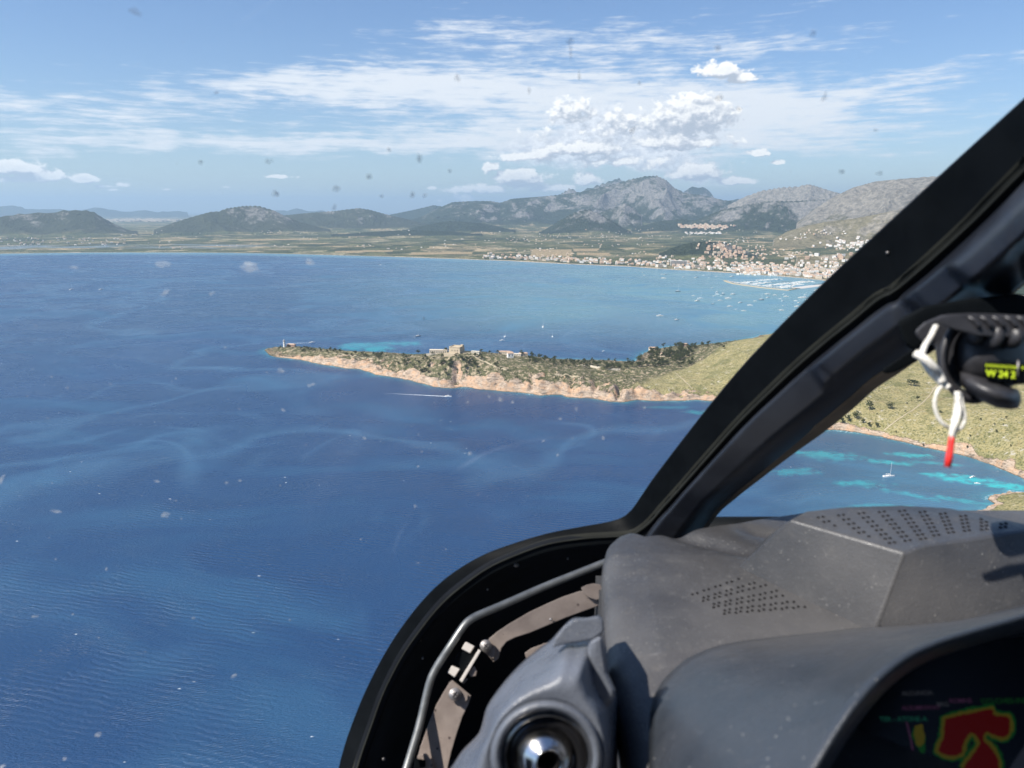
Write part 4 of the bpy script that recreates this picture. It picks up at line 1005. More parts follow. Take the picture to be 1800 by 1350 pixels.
def wake(e, L, w0, w1, rz):
    V, F = [], []
    n = 26
    for i in range(n + 1):
        u = i / n; x = -u * L - 3; wd = (w0 + (w1 - w0) * u) * rng.uniform(.8, 1.15); V += [(x, -wd / 2, .05), (x, 0, .12), (x, wd / 2, .05)]
        if i: k = i * 3; F += [(k - 3, k - 2, k + 1, k), (k - 2, k - 1, k + 2, k + 1)]
    me = bpy.data.meshes.new('wake'); me.from_pydata(V, [], F)
    mm = bpy.data.materials.new('wake_fade'); mm.use_nodes = True; t = NT(mm.node_tree); p = t.n['Principled BSDF']; p.inputs['Base Color'].default_value = (.8, .84, .86, 1); p.inputs['Roughness'].default_value = .9
    X = t.node('ShaderNodeSeparateXYZ', {0: t.obj()}).outputs[0]; f = t.m('MULTIPLY', t.ss(X, -L, -L * .05, .02, .9), t.ss(t.noise(t.obj(), .35, 4, .7), .3, .6, .25, 1)); t.put(p.inputs['Alpha'], f)
    me.materials.append(mm); o = bpy.data.objects.new('wake', me); COL.objects.link(o); o.parent = e
def course(px0, py0, px1, py1):
    a, b = ground(px0, py0), ground(px1, py1); return math.atan2(b.y - a.y, b.x - a.x), math.hypot(b.x - a.x, b.y - a.y)
rz, L = course(672, 691, 789, 697); e = boat('motor', 788, 697, 11, rz, 'white speedboat drawing a long straight wake below the cliffs'); wake(e, L, 3.0, 5, rz)
rz, L = course(440, 606, 549, 603); e = boat('motor', 549, 602.5, 14, rz, 'white speedboat with a wake passing behind the lighthouse'); wake(e, L * .7, 1.6, 5, rz)
zb = [(92, 598), (98, 612), (305, 622), (193, 607), (208, 608), (200, 628), (410, 612), (440, 625), (480, 620), (372, 625), (455, 680), (357, 720), (378, 748), (468, 722), (482, 702), (514, 705), (506, 720), (497, 745), (568, 713), (540, 735), (549, 777), (584, 791), (605, 757), (655, 771), (683, 748), (748, 712), (750, 730), (787, 717), (836, 712), (845, 725), (815, 737), (828, 748), (830, 772), (821, 797), (180, 827), (904, 778), (896, 747), (948, 715), (941, 725), (958, 742), (925, 732), (1005, 742), (1010, 690), (1000, 692), (915, 757), (622, 800), (1030, 700), (1050, 720), (990, 770), (560, 620), (640, 610)]
for (x, y) in zb: g = ground(1100 + x / 3, 280 + y / 3); small('motor', g.x, g.y, 'white boat moored ' + ('between the beach and the breakwater' if y < 660 else 'just outside the breakwater' if y < 712 else 'well out from the breakwater' if y < 760 else 'furthest out in the bay') + (', left side' if x < 300 else ', left of centre' if x < 520 else ', centre' if x < 700 else ', right of centre' if x < 870 else ', against the post'), 'boats moored off the marina', rng.uniform(.9, 1.5), rng.uniform(-.4, .4))
for (x, y, s) in ((275, 697, 1.8), (394, 735, 1.5), (514, 712, 1.2), (715, 742, 1.6), (865, 834, 1.0), (266, 848, 1.1), (460, 764, 1.0), (948, 730, 1.3), (482, 712, 1.0)):
    g = ground(1100 + x / 3, 280 + y / 3); small('sail', g.x, g.y, 'sailboat with a tall bare mast on a mooring off the marina', 'sailboats moored off the marina', s, rng.uniform(-.4, .4))
# marina: breakwater, pontoons and berthed boats
def strip(name, pts, width, z, m, label, cat, group=None):
    P = [ground(*q) for q in pts]; bm = bmesh.new(); rows = []
    for i, c in enumerate(P):
        d = P[min(i + 1, len(P) - 1)] - P[max(i - 1, 0)]; d.z = 0; d.normalize(); s = Vector((-d.y, d.x, 0)) * width / 2
        rows.append([Vector((c.x + a * s.x, c.y + a * s.y, zz)) for a, zz in ((-1.3, -2), (-1, z), (1, z), (1.3, -2))])
    loft(bm, rows); return tag(from_bm(name, bm, [m], smooth=False), label, cat, group)
def loft(bm, rows, closed=False, cap=False):
    vr = [[bm.verts.new(p) for p in r] for r in rows]
    for a, b in zip(vr, vr[1:]):
        for i in range(len(a) - 1): bm.faces.new((a[i], a[i + 1], b[i + 1], b[i]))
    return vr
strip('breakwater', [(1274, 493.5), (1279, 496), (1290, 499), (1310, 502), (1340, 506), (1370, 509), (1385, 510.5), (1398, 508)], 11, 2.2, M_track, 'long pale breakwater curving round the marina', 'breakwater')
strip('quay', [(1398, 507), (1430, 503), (1470, 500), (1520, 499)], 40, 1.8, M_grey_roof, 'pale quay on the shore side of the marina', 'quay')
pont = [((1300, 498), (1330, 494.5)), ((1322, 500), (1352, 496)), ((1345, 503), (1385, 498)), ((1368, 505), (1410, 499.5)), ((1385, 499), (1420, 494)), ((1330, 493), (1372, 491)), ((1400, 497), (1450, 494)), ((1415, 503), (1468, 497)), ((1385, 491), (1440, 492)), ((1430, 500), (1478, 495)), ((1350, 497), (1392, 494.5)), ((1440, 489), (1485, 490))]
nb = 0
for (a, b2) in pont:
    strip('pontoon', [a, ((a[0] + b2[0]) / 2, (a[1] + b2[1]) / 2), b2], 2.4, .7, M_hull_grey, ['outermost left', 'second left', 'middle outer', 'long outer', 'middle inner', 'innermost left', 'right inner', 'right outer', 'innermost right', 'far right', 'short central', 'quayside'][pont.index((a, b2))] + ' narrow pontoon lined with berthed boats', 'pontoon', 'pontoons of the marina')
    A, B = ground(*a), ground(*b2); L = (B - A).length; n = int(L / 6.5); d = (B - A).normalized(); s = Vector((-d.y, d.x, 0)); ang = math.atan2(d.y, d.x)
    for k in range(n):
        for sd in (-1, 1):
            if rng.random() < .32 or nb > 215: continue
            q = A + d * (k + .5) * 6.5 + s * sd * 8.5; sl = rng.random() < .28; q = q + Vector((rng.uniform(-3, 3), rng.uniform(-5, 5), 0)); small('sail' if sl else 'motor', q.x, q.y, ('masted' if sl else 'mastless') + ' white boat berthed on the ' + ('bay' if sd < 0 else 'town') + ' side of the ' + ['outermost left', 'second left', 'middle outer', 'long outer', 'middle inner', 'innermost left', 'right inner', 'right outer', 'innermost right', 'far right', 'short central', 'quayside'][pont.index((a, b2))] + ' pontoon', 'boats berthed in the marina', rng.uniform(.8, 1.15), ang + sd * math.pi / 2); nb += 1
A = [ground(*q) for q in ((1280, 494.5), (1305, 499), (1340, 503), (1372, 506.5), (1396, 504.5))]
for i in range(4):
    d = (A[i + 1] - A[i]); L = d.length; d.normalize(); s = Vector((-d.y, d.x, 0))
    for k in range(int(L / 7)):
        q = A[i] + d * (k * 7 + 3); small('sail' if rng.random() < .2 else 'motor', q.x, q.y, ('left' if i == 0 else 'middle' if i < 3 else 'right') + ' part breakwater boat, ' + ('nearer its tip' if k * 7 < L / 2 else 'nearer the quay'), 'boats along the breakwater', rng.uniform(.9, 1.3), math.atan2(s.y, s.x))
print('berthed', nb)
# ================================================================== helicopter cabin
def Dg(px, py):
    v = (905 - py) / 733.0
    return 1.0 / (.87 + .35 * v + .39 * v * v + .10 * ((px - 1000) / 1000) ** 2)
def catmull(pts, n):
    pts = [Vector(p) for p in pts]; P = [pts[0] * 2 - pts[1]] + pts + [pts[-1] * 2 - pts[-2]]
    out = []
    L = [0]
    for i in range(1, len(pts)): L.append(L[-1] + (pts[i] - pts[i - 1]).length)
    for k in range(n):
        s_ = L[-1] * k / (n - 1)
        i = max(0, min(len(pts) - 2, int(np.searchsorted(L, s_, side='right')) - 1)); t_ = (s_ - L[i]) / max(1e-9, L[i + 1] - L[i])
        a, b, c, d = P[i], P[i + 1], P[i + 2], P[i + 3]
        out.append(.5 * ((2 * b) + (c - a) * t_ + (2 * a - 5 * b + 4 * c - d) * t_ ** 2 + (3 * b - a - 3 * c + d) * t_ ** 3))
    return out
def linres(pts, n):
    pts = [Vector(p) for p in pts]; L = [0]
    for i in range(1, len(pts)): L.append(L[-1] + (pts[i] - pts[i - 1]).length)
    out = []
    for k in range(n):
        s_ = L[-1] * k / (n - 1); i = max(0, min(len(pts) - 2, int(np.searchsorted(L, s_, side='right')) - 1))
        t_ = (s_ - L[i]) / max(1e-9, L[i + 1] - L[i]); out.append(pts[i].lerp(pts[i + 1], t_))
    return out
def loft(bm, rows, closed=False, cap=False):
    vr = [[bm.verts.new(p) for p in r] for r in rows]
    for a, b in zip(vr, vr[1:]):
        n = len(a)
        for i in range(n if closed else n - 1):
            j = (i + 1) % n
            try: bm.faces.new((a[i], a[j], b[j], b[i]))
            except ValueError: pass
    if cap and closed:
        bm.faces.new(vr[0]); bm.faces.new(vr[-1])
    return vr
def tube(bm, pts, r, seg=12, cap=True):
    pts = [Vector(p) for p in pts]; rows = []; nrm = None
    for i, p in enumerate(pts):
        tg = (pts[min(i + 1, len(pts) - 1)] - pts[max(i - 1, 0)]).normalized()
        if nrm is None: nrm = tg.orthogonal().normalized()
        nrm = (nrm - tg * nrm.dot(tg)).normalized(); bi = tg.cross(nrm)
        rr = r[i] if isinstance(r, (list, tuple)) else r
        rows.append([p + (nrm * math.cos(a) + bi * math.sin(a)) * rr for a in [2 * math.pi * k / seg for k in range(seg)]])
    loft(bm, rows, True, cap)
def thick(name, rows, t, mats, parent, bev=.002, sub=0, smooth=True):
    """a curved sheet given as rows of points, thickened away from the camera, edges rounded"""
    bm = bmesh.new(); loft(bm, rows)
    bmesh.ops.recalc_face_normals(bm, faces=bm.faces)
    f0 = bm.faces[len(bm.faces) // 2] if hasattr(bm.faces, 'ensure_lookup_table') and bm.faces.ensure_lookup_table() is None else None
    if f0.normal.dot(CAM - f0.calc_center_median()) < 0: bmesh.ops.reverse_faces(bm, faces=bm.faces)
    me = bpy.data.meshes.new(name); bm.to_mesh(me); bm.free()
    if smooth: me.shade_smooth()
    o = link(name, me, parent, mats)
    s_ = o.modifiers.new('solid', 'SOLIDIFY'); s_.thickness = t; s_.offset = -1
    if bev:
        b = o.modifiers.new('bevel', 'BEVEL'); b.width = bev; b.segments = 3; b.limit_method = 'ANGLE'; b.angle_limit = R(40)
    if sub:
        q = o.modifiers.new('sub', 'SUBSURF'); q.levels = sub; q.render_levels = sub
    return o
def slab(name, outline, depth, t, mats, parent, bev=.002, dfun=None, smooth=True):
    """polygon in picture coordinates at its real distance, extruded t metres away from the camera"""
    bm = bmesh.new()
    dv = [(p[2] if len(p) > 2 else (dfun(p[0], p[1]) if dfun else depth)) for p in outline]
    fr = [bm.verts.new(pd(p[0], p[1], d)) for p, d in zip(outline, dv)]
    ctr = sum((v.co for v in fr), Vector()) / len(fr); away = (ctr - CAM).normalized() * t
    bk = [bm.verts.new(v.co + away) for v in fr]
    bm.faces.new(fr); bm.faces.new(bk[::-1])
    n = len(fr)
    for i in range(n): bm.faces.new((fr[i], bk[i], bk[(i + 1) % n], fr[(i + 1) % n]))
    bmesh.ops.recalc_face_normals(bm, faces=bm.faces)
    if bev: bmesh.ops.bevel(bm, geom=[e for e in bm.edges if e.calc_face_angle(0) > .6], offset=bev, segments=3, profile=.6, affect='EDGES', clamp_overlap=True)
    return from_bm(name, bm, mats, parent, smooth=False)
def ellipsoid(bm, c, ax, seg=32, rings=18, pw=1.0):
    """ax: three axis vectors with their lengths"""
    rows = []
    for i in range(rings + 1):
        ph = math.pi * i / rings
        row = []
        for k in range(seg):
            th = 2 * math.pi * k / seg
            sg = lambda v: math.copysign(abs(v) ** pw, v)
            row.append(c + ax[0] * (sg(math.cos(th)) * sg(math.sin(ph))) + ax[1] * (sg(math.sin(th)) * sg(math.sin(ph))) + ax[2] * sg(math.cos(ph)))
        rows.append(row)
    loft(bm, rows, True); bmesh.ops.remove_doubles(bm, verts=bm.verts, dist=1e-6)

M_black = simple('gloss_black_edge', (.004, .005, .006), .5, var=.2, vscale=30, spec=.06)
M_seal = simple('rubber_seal', (.018, .019, .016), .7, var=.2, spec=.2)
def trim_mat():
    m, t, p = mat('padded_trim'); P = t.obj()
    n = t.noise(P, 14, 5, .6)
    t.put(p.inputs['Base Color'], t.mix(t.ss(n, .35, .65), (.016, .018, .024), (.026, .029, .037)))
    t.put(p.inputs['Roughness'], t.ss(n, .3, .7, .30, .42)); p.inputs['Specular IOR Level'].default_value = .45; bump(t, p, t.noise(P, 900, 2, .5), .12, .0006); return m
M_trim = trim_mat()
M_well = simple('dark_nose_skin', (.008, .010, .014), .75, var=.3, vscale=8, spec=.15)
M_liner = simple('cabin_liner', (.05, .05, .052), .85)
def grey_mat(name, c0, c1, rough, dust=.25, bs=700):
    m, t, p = mat(name); P = t.obj()
    n = t.noise(P, 9, 6, .62); n2 = t.noise(P, 260, 3, .7); n3 = t.noise(P, 45, 5, .7)
    c = t.mix(t.ss(n, .3, .7), c0, c1)
    c = t.mix(t.m('MULTIPLY', t.ss(n2, .62, .74), dust), c, (.34, .33, .32))
    c = t.mix(t.m('MULTIPLY', t.ss(n3, .55, .75), dust * .55), c, (.20, .185, .17))
    v = t.vor(P, 26, 'Distance'); c = t.mix(t.ss(v, .055, .03, 0, .55), c, (.03, .03, .035))
    v = t.vor(P, 75, 'Distance'); c = t.mix(t.m('MULTIPLY', t.ss(v, .07, .03), t.ss(n, .5, .6)), c, (.42, .40, .37))
    sp2 = t.vor(P, 170, 'Distance'); c = t.mix(t.m('MULTIPLY', t.ss(sp2, .16, .05), t.ss(t.noise(P, 30, 3, .6), .46, .62)), c, (.30, .29, .27))
    big = t.noise(P, 3.5, 4, .55, .4); c = t.mix(t.ss(big, .42, .66, 0, .45), c, (.105, .100, .098))
    scr = t.noise(t.scalev(P, (12, 140, 60), (.3, .2, .6)), 1.2, 4, .7); c = t.mix(t.ss(scr, .66, .75, 0, .25), c, (.26, .26, .27))
    t.put(p.inputs['Base Color'], c); t.put(p.inputs['Roughness'], t.ss(n3, .3, .7, rough - .08, rough + .1))
    bump(t, p, t.m('ADD', t.noise(P, bs, 3, .6), t.m('MULTIPLY', n3, 1.2)), .6, .0010); return m
M_dash = grey_mat('dusty_grey_moulding', (.046, .045, .047), (.072, .070, .070), .46, .36, 420)
M_house = grey_mat('grey_housing', (.042, .043, .047), (.060, .060, .064), .42, .34, 420)
M_hood = grey_mat('display_hood_plastic', (.025, .031, .040), (.038, .043, .052), .36, .08)
M_hood.node_tree.nodes['Principled BSDF'].inputs['Coat Weight'].default_value = .35; M_hood.node_tree.nodes['Principled BSDF'].inputs['Coat Roughness'].default_value = .22
M_vent = grey_mat('vent_moulding', (.085, .095, .115), (.125, .138, .165), .28, .14, 500)
M_hole = simple('open_hole_dark', (.012, .011, .012), .9, spec=.1)
M_pipe = simple('grey_painted_tube', (.15, .155, .155), .35, .4, var=.15, vscale=60)
def beige_mat():
    m, t, p = mat('primer_painted_bracket'); P = t.obj()
    c = t.mix(t.ss(t.noise(P, 30, 5, .6), .3, .7), (.20, .16, .14), (.28, .23, .20))
    v = t.vor(P, 62); pk = t.noise(P, 15, 3, .5)
    c = t.mix(t.m('MULTIPLY', t.ss(v, .16, .08), t.ss(pk, .48, .52)), c, (.035, .022, .02))
    v = t.vor(P, 150); c = t.mix(t.m('MULTIPLY', t.ss(v, .14, .06), t.ss(pk, .55, .6)), c, (.05, .03, .03))
    t.put(p.inputs['Base Color'], c); p.inputs['Roughness'].default_value = .62
    bump(t, p, t.noise(t.scalev(P, (1, 1, 3)), 350, 3, .6), .4, .0008); return m
M_beige = beige_mat()
M_steel = simple('screw_steel', (.30, .28, .27), .45, .7, var=.2, vscale=200)
M_chrome = simple('chromed_metal', (.62, .60, .58), .16, 1.0, var=.08, vscale=60)
M_dchrome = simple('dark_anodised', (.045, .045, .05), .25, .8)
M_cblk = simple('compass_plastic', (.028, .028, .032), .42, var=.2, vscale=90, bmp=.2, bscale=900)

cabin = empty('helicopter_cabin', CAM + Vector((.3, .2, -1.15)))
tag(cabin, 'dark helicopter cabin with diagonal windscreen post and curved black lower window frame', 'helicopter cabin')
OUT = [(560, 1450), (592, 1360), (600, 1330), (614, 1285), (642, 1215), (680, 1142), (720, 1083), (760, 1037), (800, 1004), (850, 975), (900, 956), (960, 938), (1020, 926), (1070, 917), (1094, 909), (1110, 896), (1128, 870), (1150, 838), (1200, 772), (1250, 708), (1300, 648), (1350, 594), (1400, 543), (1450, 494), (1500, 447), (1600, 355), (1700, 263), (1800, 172), (1950, 35), (2100, -100)]
SEAL = [(600, 1440), (626, 1350), (636, 1318), (652, 1273), (672, 1218), (704, 1155), (740, 1103), (774, 1062), (809, 1031), (856, 998), (903, 976), (960, 956), (1020, 946), (1070, 942), (1110, 938), (1140, 918), (1162, 893), (1192, 860), (1245, 800), (1300, 739), (1352, 688), (1402, 641), (1450, 600), (1500, 560), (1545, 523), (1582, 502), (1700, 397), (1800, 297), (1950, 150), (2100, 0)]
NN = 150
def both(l, n=NN): return linres([(a, b, 0) for a, b in l], n)
o_ = catmull([(a, b, 0) for a, b in OUT], NN); s_ = catmull([(a, b, 0) for a, b in SEAL], NN)
# re-pair: make rows run across the band
def row3(a, b, ks, doff):
    return [pd(a.x + (b.x - a.x) * k, a.y + (b.y - a.y) * k, Dg(a.x, a.y) * (1 - do)) for k, do in zip(ks, doff)]
band_rows = [row3(a, b, (0, .03, .5, .97, 1.0), (.004, .010, .016, .022, .03)) for a, b in zip(o_, s_)]
thick('window_band', band_rows, .012, [M_black], cabin, .0015)
rows = []
for i in range(NN):
    a, b = o_[i], s_[i]; d = (b - a).normalized(); c_ = b
    rows.append([pd(c_.x + d.x * k, c_.y + d.y * k, Dg(a.x, a.y) * (1 - do)) for k, do in ((-1, .026), (0, .032), (2.5, .035), (5, .032), (6, .026))])
thick('rubber_seal', rows, .01, [M_seal], cabin, .0)
# nose well behind the lower frame
rows = []
i_end = next(i for i, q in enumerate(s_) if q.x > 1150)
for q in s_[:i_end + 1]:
    D0 = Dg(q.x, q.y) * .965; r_ = []
    for k, dd in ((-.012, 0), (.02, .0), (.07, .10), (.2, .22), (.5, .34), (1, .42)):
        r_.append(pd(q.x + (1150 - q.x) * k, q.y + (1420 - q.y) * k, D0 + dd))
    rows.append(r_)
thick('nose_well', rows, .01, [M_well], cabin, 0)
# padded trim of the diagonal post
LOW = [(1190, 1010), (1251, 912), (1290, 874), (1337, 837), (1395, 793), (1451, 753), (1500, 713), (1536, 681), (1575, 655), (1612, 630), (1680, 588), (1752, 536), (1800, 497), (1950, 370), (2100, 240)]
UPP = [(1100, 985), (1150, 917), (1172, 893), (1202, 858), (1255, 798), (1310, 737), (1362, 686), (1412, 639), (1460, 598), (1510, 558), (1553, 524), (1592, 500), (1709, 396), (1808, 297), (1958, 150), (2100, 8)]
ns, ntt = 260, 40
a_ = catmull([(x, y, 0) for x, y in UPP], ns); b_ = catmull([(x, y, 0) for x, y in LOW], ns)
def bump1(x, c, w): return 1 / (1 + math.exp(-(x - c) / w))
rows = []
for i in range(ns):
    r_ = []
    for j in range(ntt):
        k = j / (ntt - 1); x = a_[i].x + (b_[i].x - a_[i].x) * k; y = a_[i].y + (b_[i].y - a_[i].y) * k
        u = (x - y) / 1.4142                              # distance along the post
        bb = .012 + .045 * (bump1(k, .045, .018)) - .055 * max(0, (k - .52) / .48) ** 1.7
        # raised covers stepping out towards the seats
        g1 = bump1(u, 557 - 26 * k, 2.6) ; g2 = bump1(u, 752 + 10 * k, 3.0); g3 = bump1(u, 845 + 10 * k, 4)
        cov = bump1(k, .12, .018) * (1 - bump1(k, .50 + .10 * g2, .022))
        cov2 = bump1(k, .08, .02) * (1 - bump1(k, .66, .03))
        bb += .013 * g1 * cov + .020 * g2 * cov2 + .020 * g3 * bump1(k, .2, .04)
        bb -= .004 * math.exp(-((u - 560) / 7) ** 2) * cov + .005 * math.exp(-((u - 765) / 8) ** 2) * cov
        dd = Dg(a_[i].x, a_[i].y) * .97 - bb
        r_.append(pd(x, y, dd))
    rows.append(r_)
thick('post_trim', rows, .006, [M_trim], cabin, 0)
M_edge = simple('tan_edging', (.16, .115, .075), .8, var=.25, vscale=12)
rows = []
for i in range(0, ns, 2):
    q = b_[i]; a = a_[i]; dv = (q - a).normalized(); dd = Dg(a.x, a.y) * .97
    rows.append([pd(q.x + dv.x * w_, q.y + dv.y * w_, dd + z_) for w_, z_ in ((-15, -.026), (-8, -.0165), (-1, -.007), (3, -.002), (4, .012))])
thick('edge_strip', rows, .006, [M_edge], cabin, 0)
# small screws along the frame
for (px, py, rr) in ((907, 992, .005), (738, 1124, .005), (674, 1334, .003), (743, 1157, .002), (998, 982, .002), (857, 1036, .002), (1428, 606, .003), (1569, 470, .003), (1640, 420, .003), (1655, 395, .003), (1560, 444, .0025)):
    bm = bmesh.new(); D0 = (Dg(px, py) * .97 + .0) if py > 800 else Dg(px, py) * .965
    if py > 800: D0 += .015
    c_ = pd(px, py, D0); ax = (CAM - c_).normalized()
    tube(bm, [c_ + ax * .012, c_, c_ - ax * .01], [rr * .55, rr, rr], 10)
    from_bm('rivet', bm, [M_steel], cabin)
# roof, rear wall, sills: unseen cabin shell round the seats, added to block skylight
def box(name, x0, x1, y0, y1, z0, z1, mats, parent, bev=.01):
    bm = bmesh.new(); bmesh.ops.create_cube(bm, size=1)
    for v in bm.verts: v.co = CAM + Vector((x0 + (x1 - x0) * (v.co.x + .5), y0 + (y1 - y0) * (v.co.y + .5), z0 + (z1 - z0) * (v.co.z + .5)))
    if bev: bmesh.ops.bevel(bm, geom=bm.edges[:], offset=bev, segments=2, affect='EDGES')
    return from_bm(name, bm, mats, parent, smooth=False)
box('roof', -.75, 1.55, -1.6, -.10, .55, .62, [M_liner], cabin)  # front edge set back so sun reaches the panel and hood
box('rear_wall', -.75, 1.55, -1.66, -1.58, -1.2, .58, [M_liner], cabin)
box('floor', -.75, 1.55, -1.6, 1.0, -1.25, -1.2, [M_liner], cabin)
box('door', .0 - .78, -.74, -1.6, .15, -1.2, -.35, [M_liner], cabin)
box('console', .12, 1.2, .52, .98, -1.22, -.50, [M_liner], cabin)
box('nose_floor', -.3, 1.3, .98, 1.36, -1.25, -1.05, [M_liner], cabin)
box('door', 1.54, 1.58, -1.6, .6, -1.2, -.25, [M_liner], cabin)
bm = bmesh.new()
tube(bm, [pd(2100, -80, Dg(2050, -60) * .95), CAM + Vector((.78, .25, .57)), CAM + Vector((.80, -.12, .58))], .04, 10)
from_bm('roof_post', bm, [M_liner], cabin)

# ---------------------------------------------------------------- windscreen panes
def pane_mat():
    m = bpy.data.materials.new('windscreen_acrylic'); m.use_nodes = True; t = NT(m.node_tree); t.n.clear()
    P = t.obj()
    tr = t.node('ShaderNodeBsdfTransparent', {'Color': (.955, .97, .975)})
    gl = t.node('ShaderNodeBsdfGlossy', {'Color': (1, 1, 1), 'Roughness': .015})
    df = t.node('ShaderNodeBsdfTranslucent', {'Color': (.8, .82, .85)})
    fr = t.node('ShaderNodeLayerWeight', {'Blend': .12}).outputs['Fresnel']
    mx = t.node('ShaderNodeMixShader', {0: t.m('MULTIPLY', fr, .35), 1: tr.outputs[0], 2: gl.outputs[0]})
    # arcs: dash reflections painted into the pane; fine: faint curved scratches
    sp = t.node('ShaderNodeSeparateXYZ', {0: P}).outputs
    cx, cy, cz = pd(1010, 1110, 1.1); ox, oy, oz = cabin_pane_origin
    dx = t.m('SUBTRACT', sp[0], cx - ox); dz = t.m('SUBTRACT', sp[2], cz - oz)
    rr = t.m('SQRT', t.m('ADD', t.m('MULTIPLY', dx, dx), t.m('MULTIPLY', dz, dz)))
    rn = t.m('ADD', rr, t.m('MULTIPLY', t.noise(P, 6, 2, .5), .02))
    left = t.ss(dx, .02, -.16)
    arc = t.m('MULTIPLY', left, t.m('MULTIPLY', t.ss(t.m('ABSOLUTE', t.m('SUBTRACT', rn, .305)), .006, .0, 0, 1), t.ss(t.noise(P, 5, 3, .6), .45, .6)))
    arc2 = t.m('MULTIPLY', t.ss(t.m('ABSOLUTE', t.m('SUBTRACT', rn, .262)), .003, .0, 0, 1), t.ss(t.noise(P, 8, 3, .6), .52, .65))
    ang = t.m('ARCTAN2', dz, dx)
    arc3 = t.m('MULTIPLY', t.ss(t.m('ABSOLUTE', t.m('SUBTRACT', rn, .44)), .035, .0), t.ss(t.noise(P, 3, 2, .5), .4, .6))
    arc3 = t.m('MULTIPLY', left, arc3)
    fine = t.noise(t.node('ShaderNodeCombineXYZ', {0: t.m('MULTIPLY', rr, 160), 1: t.m('MULTIPLY', ang, 3)}).outputs[0], 1.0, 3, .6)
    fs = t.m('MULTIPLY', t.ss(fine, .66, .8), .05)
    dust = t.ss(t.noise(P, 160, 2, .5), .72, .8, 0, .10)
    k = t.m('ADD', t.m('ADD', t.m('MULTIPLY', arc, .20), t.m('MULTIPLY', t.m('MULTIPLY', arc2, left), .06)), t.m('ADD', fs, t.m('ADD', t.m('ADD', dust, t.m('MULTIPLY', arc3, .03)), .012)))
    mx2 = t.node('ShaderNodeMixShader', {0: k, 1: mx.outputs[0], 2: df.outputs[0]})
    out = t.node('ShaderNodeOutputMaterial'); t.l.new(mx2.outputs[0], out.inputs[0]); return m
ws = empty('windscreen', pd(900, 675, Dg(900, 675)))
cabin_pane_origin = (0, 0, 0)
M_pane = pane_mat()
tag(ws, 'large clear curved left windscreen speckled with dirt spots, faint scratches and painted reflection arcs', 'windscreen')
def clip_right(py):                      # the left pane ends under the post
    return float(np.interp(py, [172, 263, 355, 447, 494, 594, 708, 838, 896, 917], [1812, 1712, 1612, 1512, 1462, 1362, 1262, 1162, 1122, 1090]))
rows = []
for py in np.linspace(-420, 1330, 60):
    pr = clip_right(py) if 172 <= py <= 917 else (1812 + (172 - py) * 1.09 if py < 172 else float(np.interp(py, [917, 926, 938, 956, 1004, 1083, 1215, 1330], [1090, 1024, 964, 904, 804, 724, 646, 604])))
    rows.append([pd(x, py, Dg(x, py)) for x in np.linspace(-700, pr, 40)])
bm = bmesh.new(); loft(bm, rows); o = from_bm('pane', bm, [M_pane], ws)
M_spot = simple('insect_residue', (.05, .05, .055), .8)
M_smear = simple('dried_smear', (.62, .60, .55), .8)
def spots(name, lst, m, alpha):
    """irregular flat flecks dried on to the glass"""
    mm = bpy.data.materials.new(name + '_mat'); mm.use_nodes = True; t = NT(mm.node_tree); p = t.n['Principled BSDF']
    p.inputs['Base Color'].default_value = (*m, 1); p.inputs['Roughness'].default_value = .8
    p.inputs['Alpha'].default_value = alpha
    for (px, py, rx, ry, rot) in lst:
        bm = bmesh.new()
        for q in range(3):
            ox = rng.gauss(0, rx * .35) if q else 0; oy = rng.gauss(0, ry * .35) if q else 0; sc = 1 if q == 0 else rng.uniform(.35, .6)
            D0 = Dg(px, py) * (.9975 - .0004 * q); vs = []
            n = 12
            for k in range(n):
                a = 2 * math.pi * k / n; rr = sc * rng.uniform(.6, 1.2)
                ux, uy = rx * rr * math.cos(a), ry * rr * math.sin(a)
                vs.append(bm.verts.new(pd(px + ox + ux * math.cos(rot) - uy * math.sin(rot), py + oy + ux * math.sin(rot) + uy * math.cos(rot), D0)))
            f = bm.faces.new(vs)
        from_bm(name, bm, [mm], ws, smooth=False)
dark = [(352, 286, 4, 4, 0), (471, 284, 5, 4, .4), (484, 341, 7, 5, .5), (592, 332, 6, 5, .8), (649, 309, 5, 5, .5), (737, 279, 5, 8, 0), (725, 342, 4, 5, 0), (747, 344, 4, 3, -.7), (804, 137, 4, 6, 0), (1002, 73, 5, 6, 0), (1003, 92, 2, 12, 0), (1018, 133, 2, 8, 0),
        (1124, 147, 3, 3, 0), (1262, 84, 5, 5, .5), (1429, 59, 5, 5, 0), (1112, 230, 4, 8, .5), (1265, 172, 6, 4, -.8), (1300, 192, 5, 3, .5), (1540, 229, 4, 2, 0), (1450, 170, 3, 7, .6), (1480, 302, 5, 4, 0), (1545, 304, 6, 3, -.3), (683, 263, 3, 4, 0), (790, 300, 3, 3, 0),
        (588, 363, 3, 5, 0), (930, 160, 2, 6, 0), (380, 163, 4, 3, 0), (745, 560, 3, 3, 0), (238, 20, 12, 5, .6), (670, 345, 3, 3, 0)]
spots('dark_spot', [(a, b, c * 1.25, d * 1.25, e) for a, b, c, d, e in dark], (.05, .06, .08), .20)
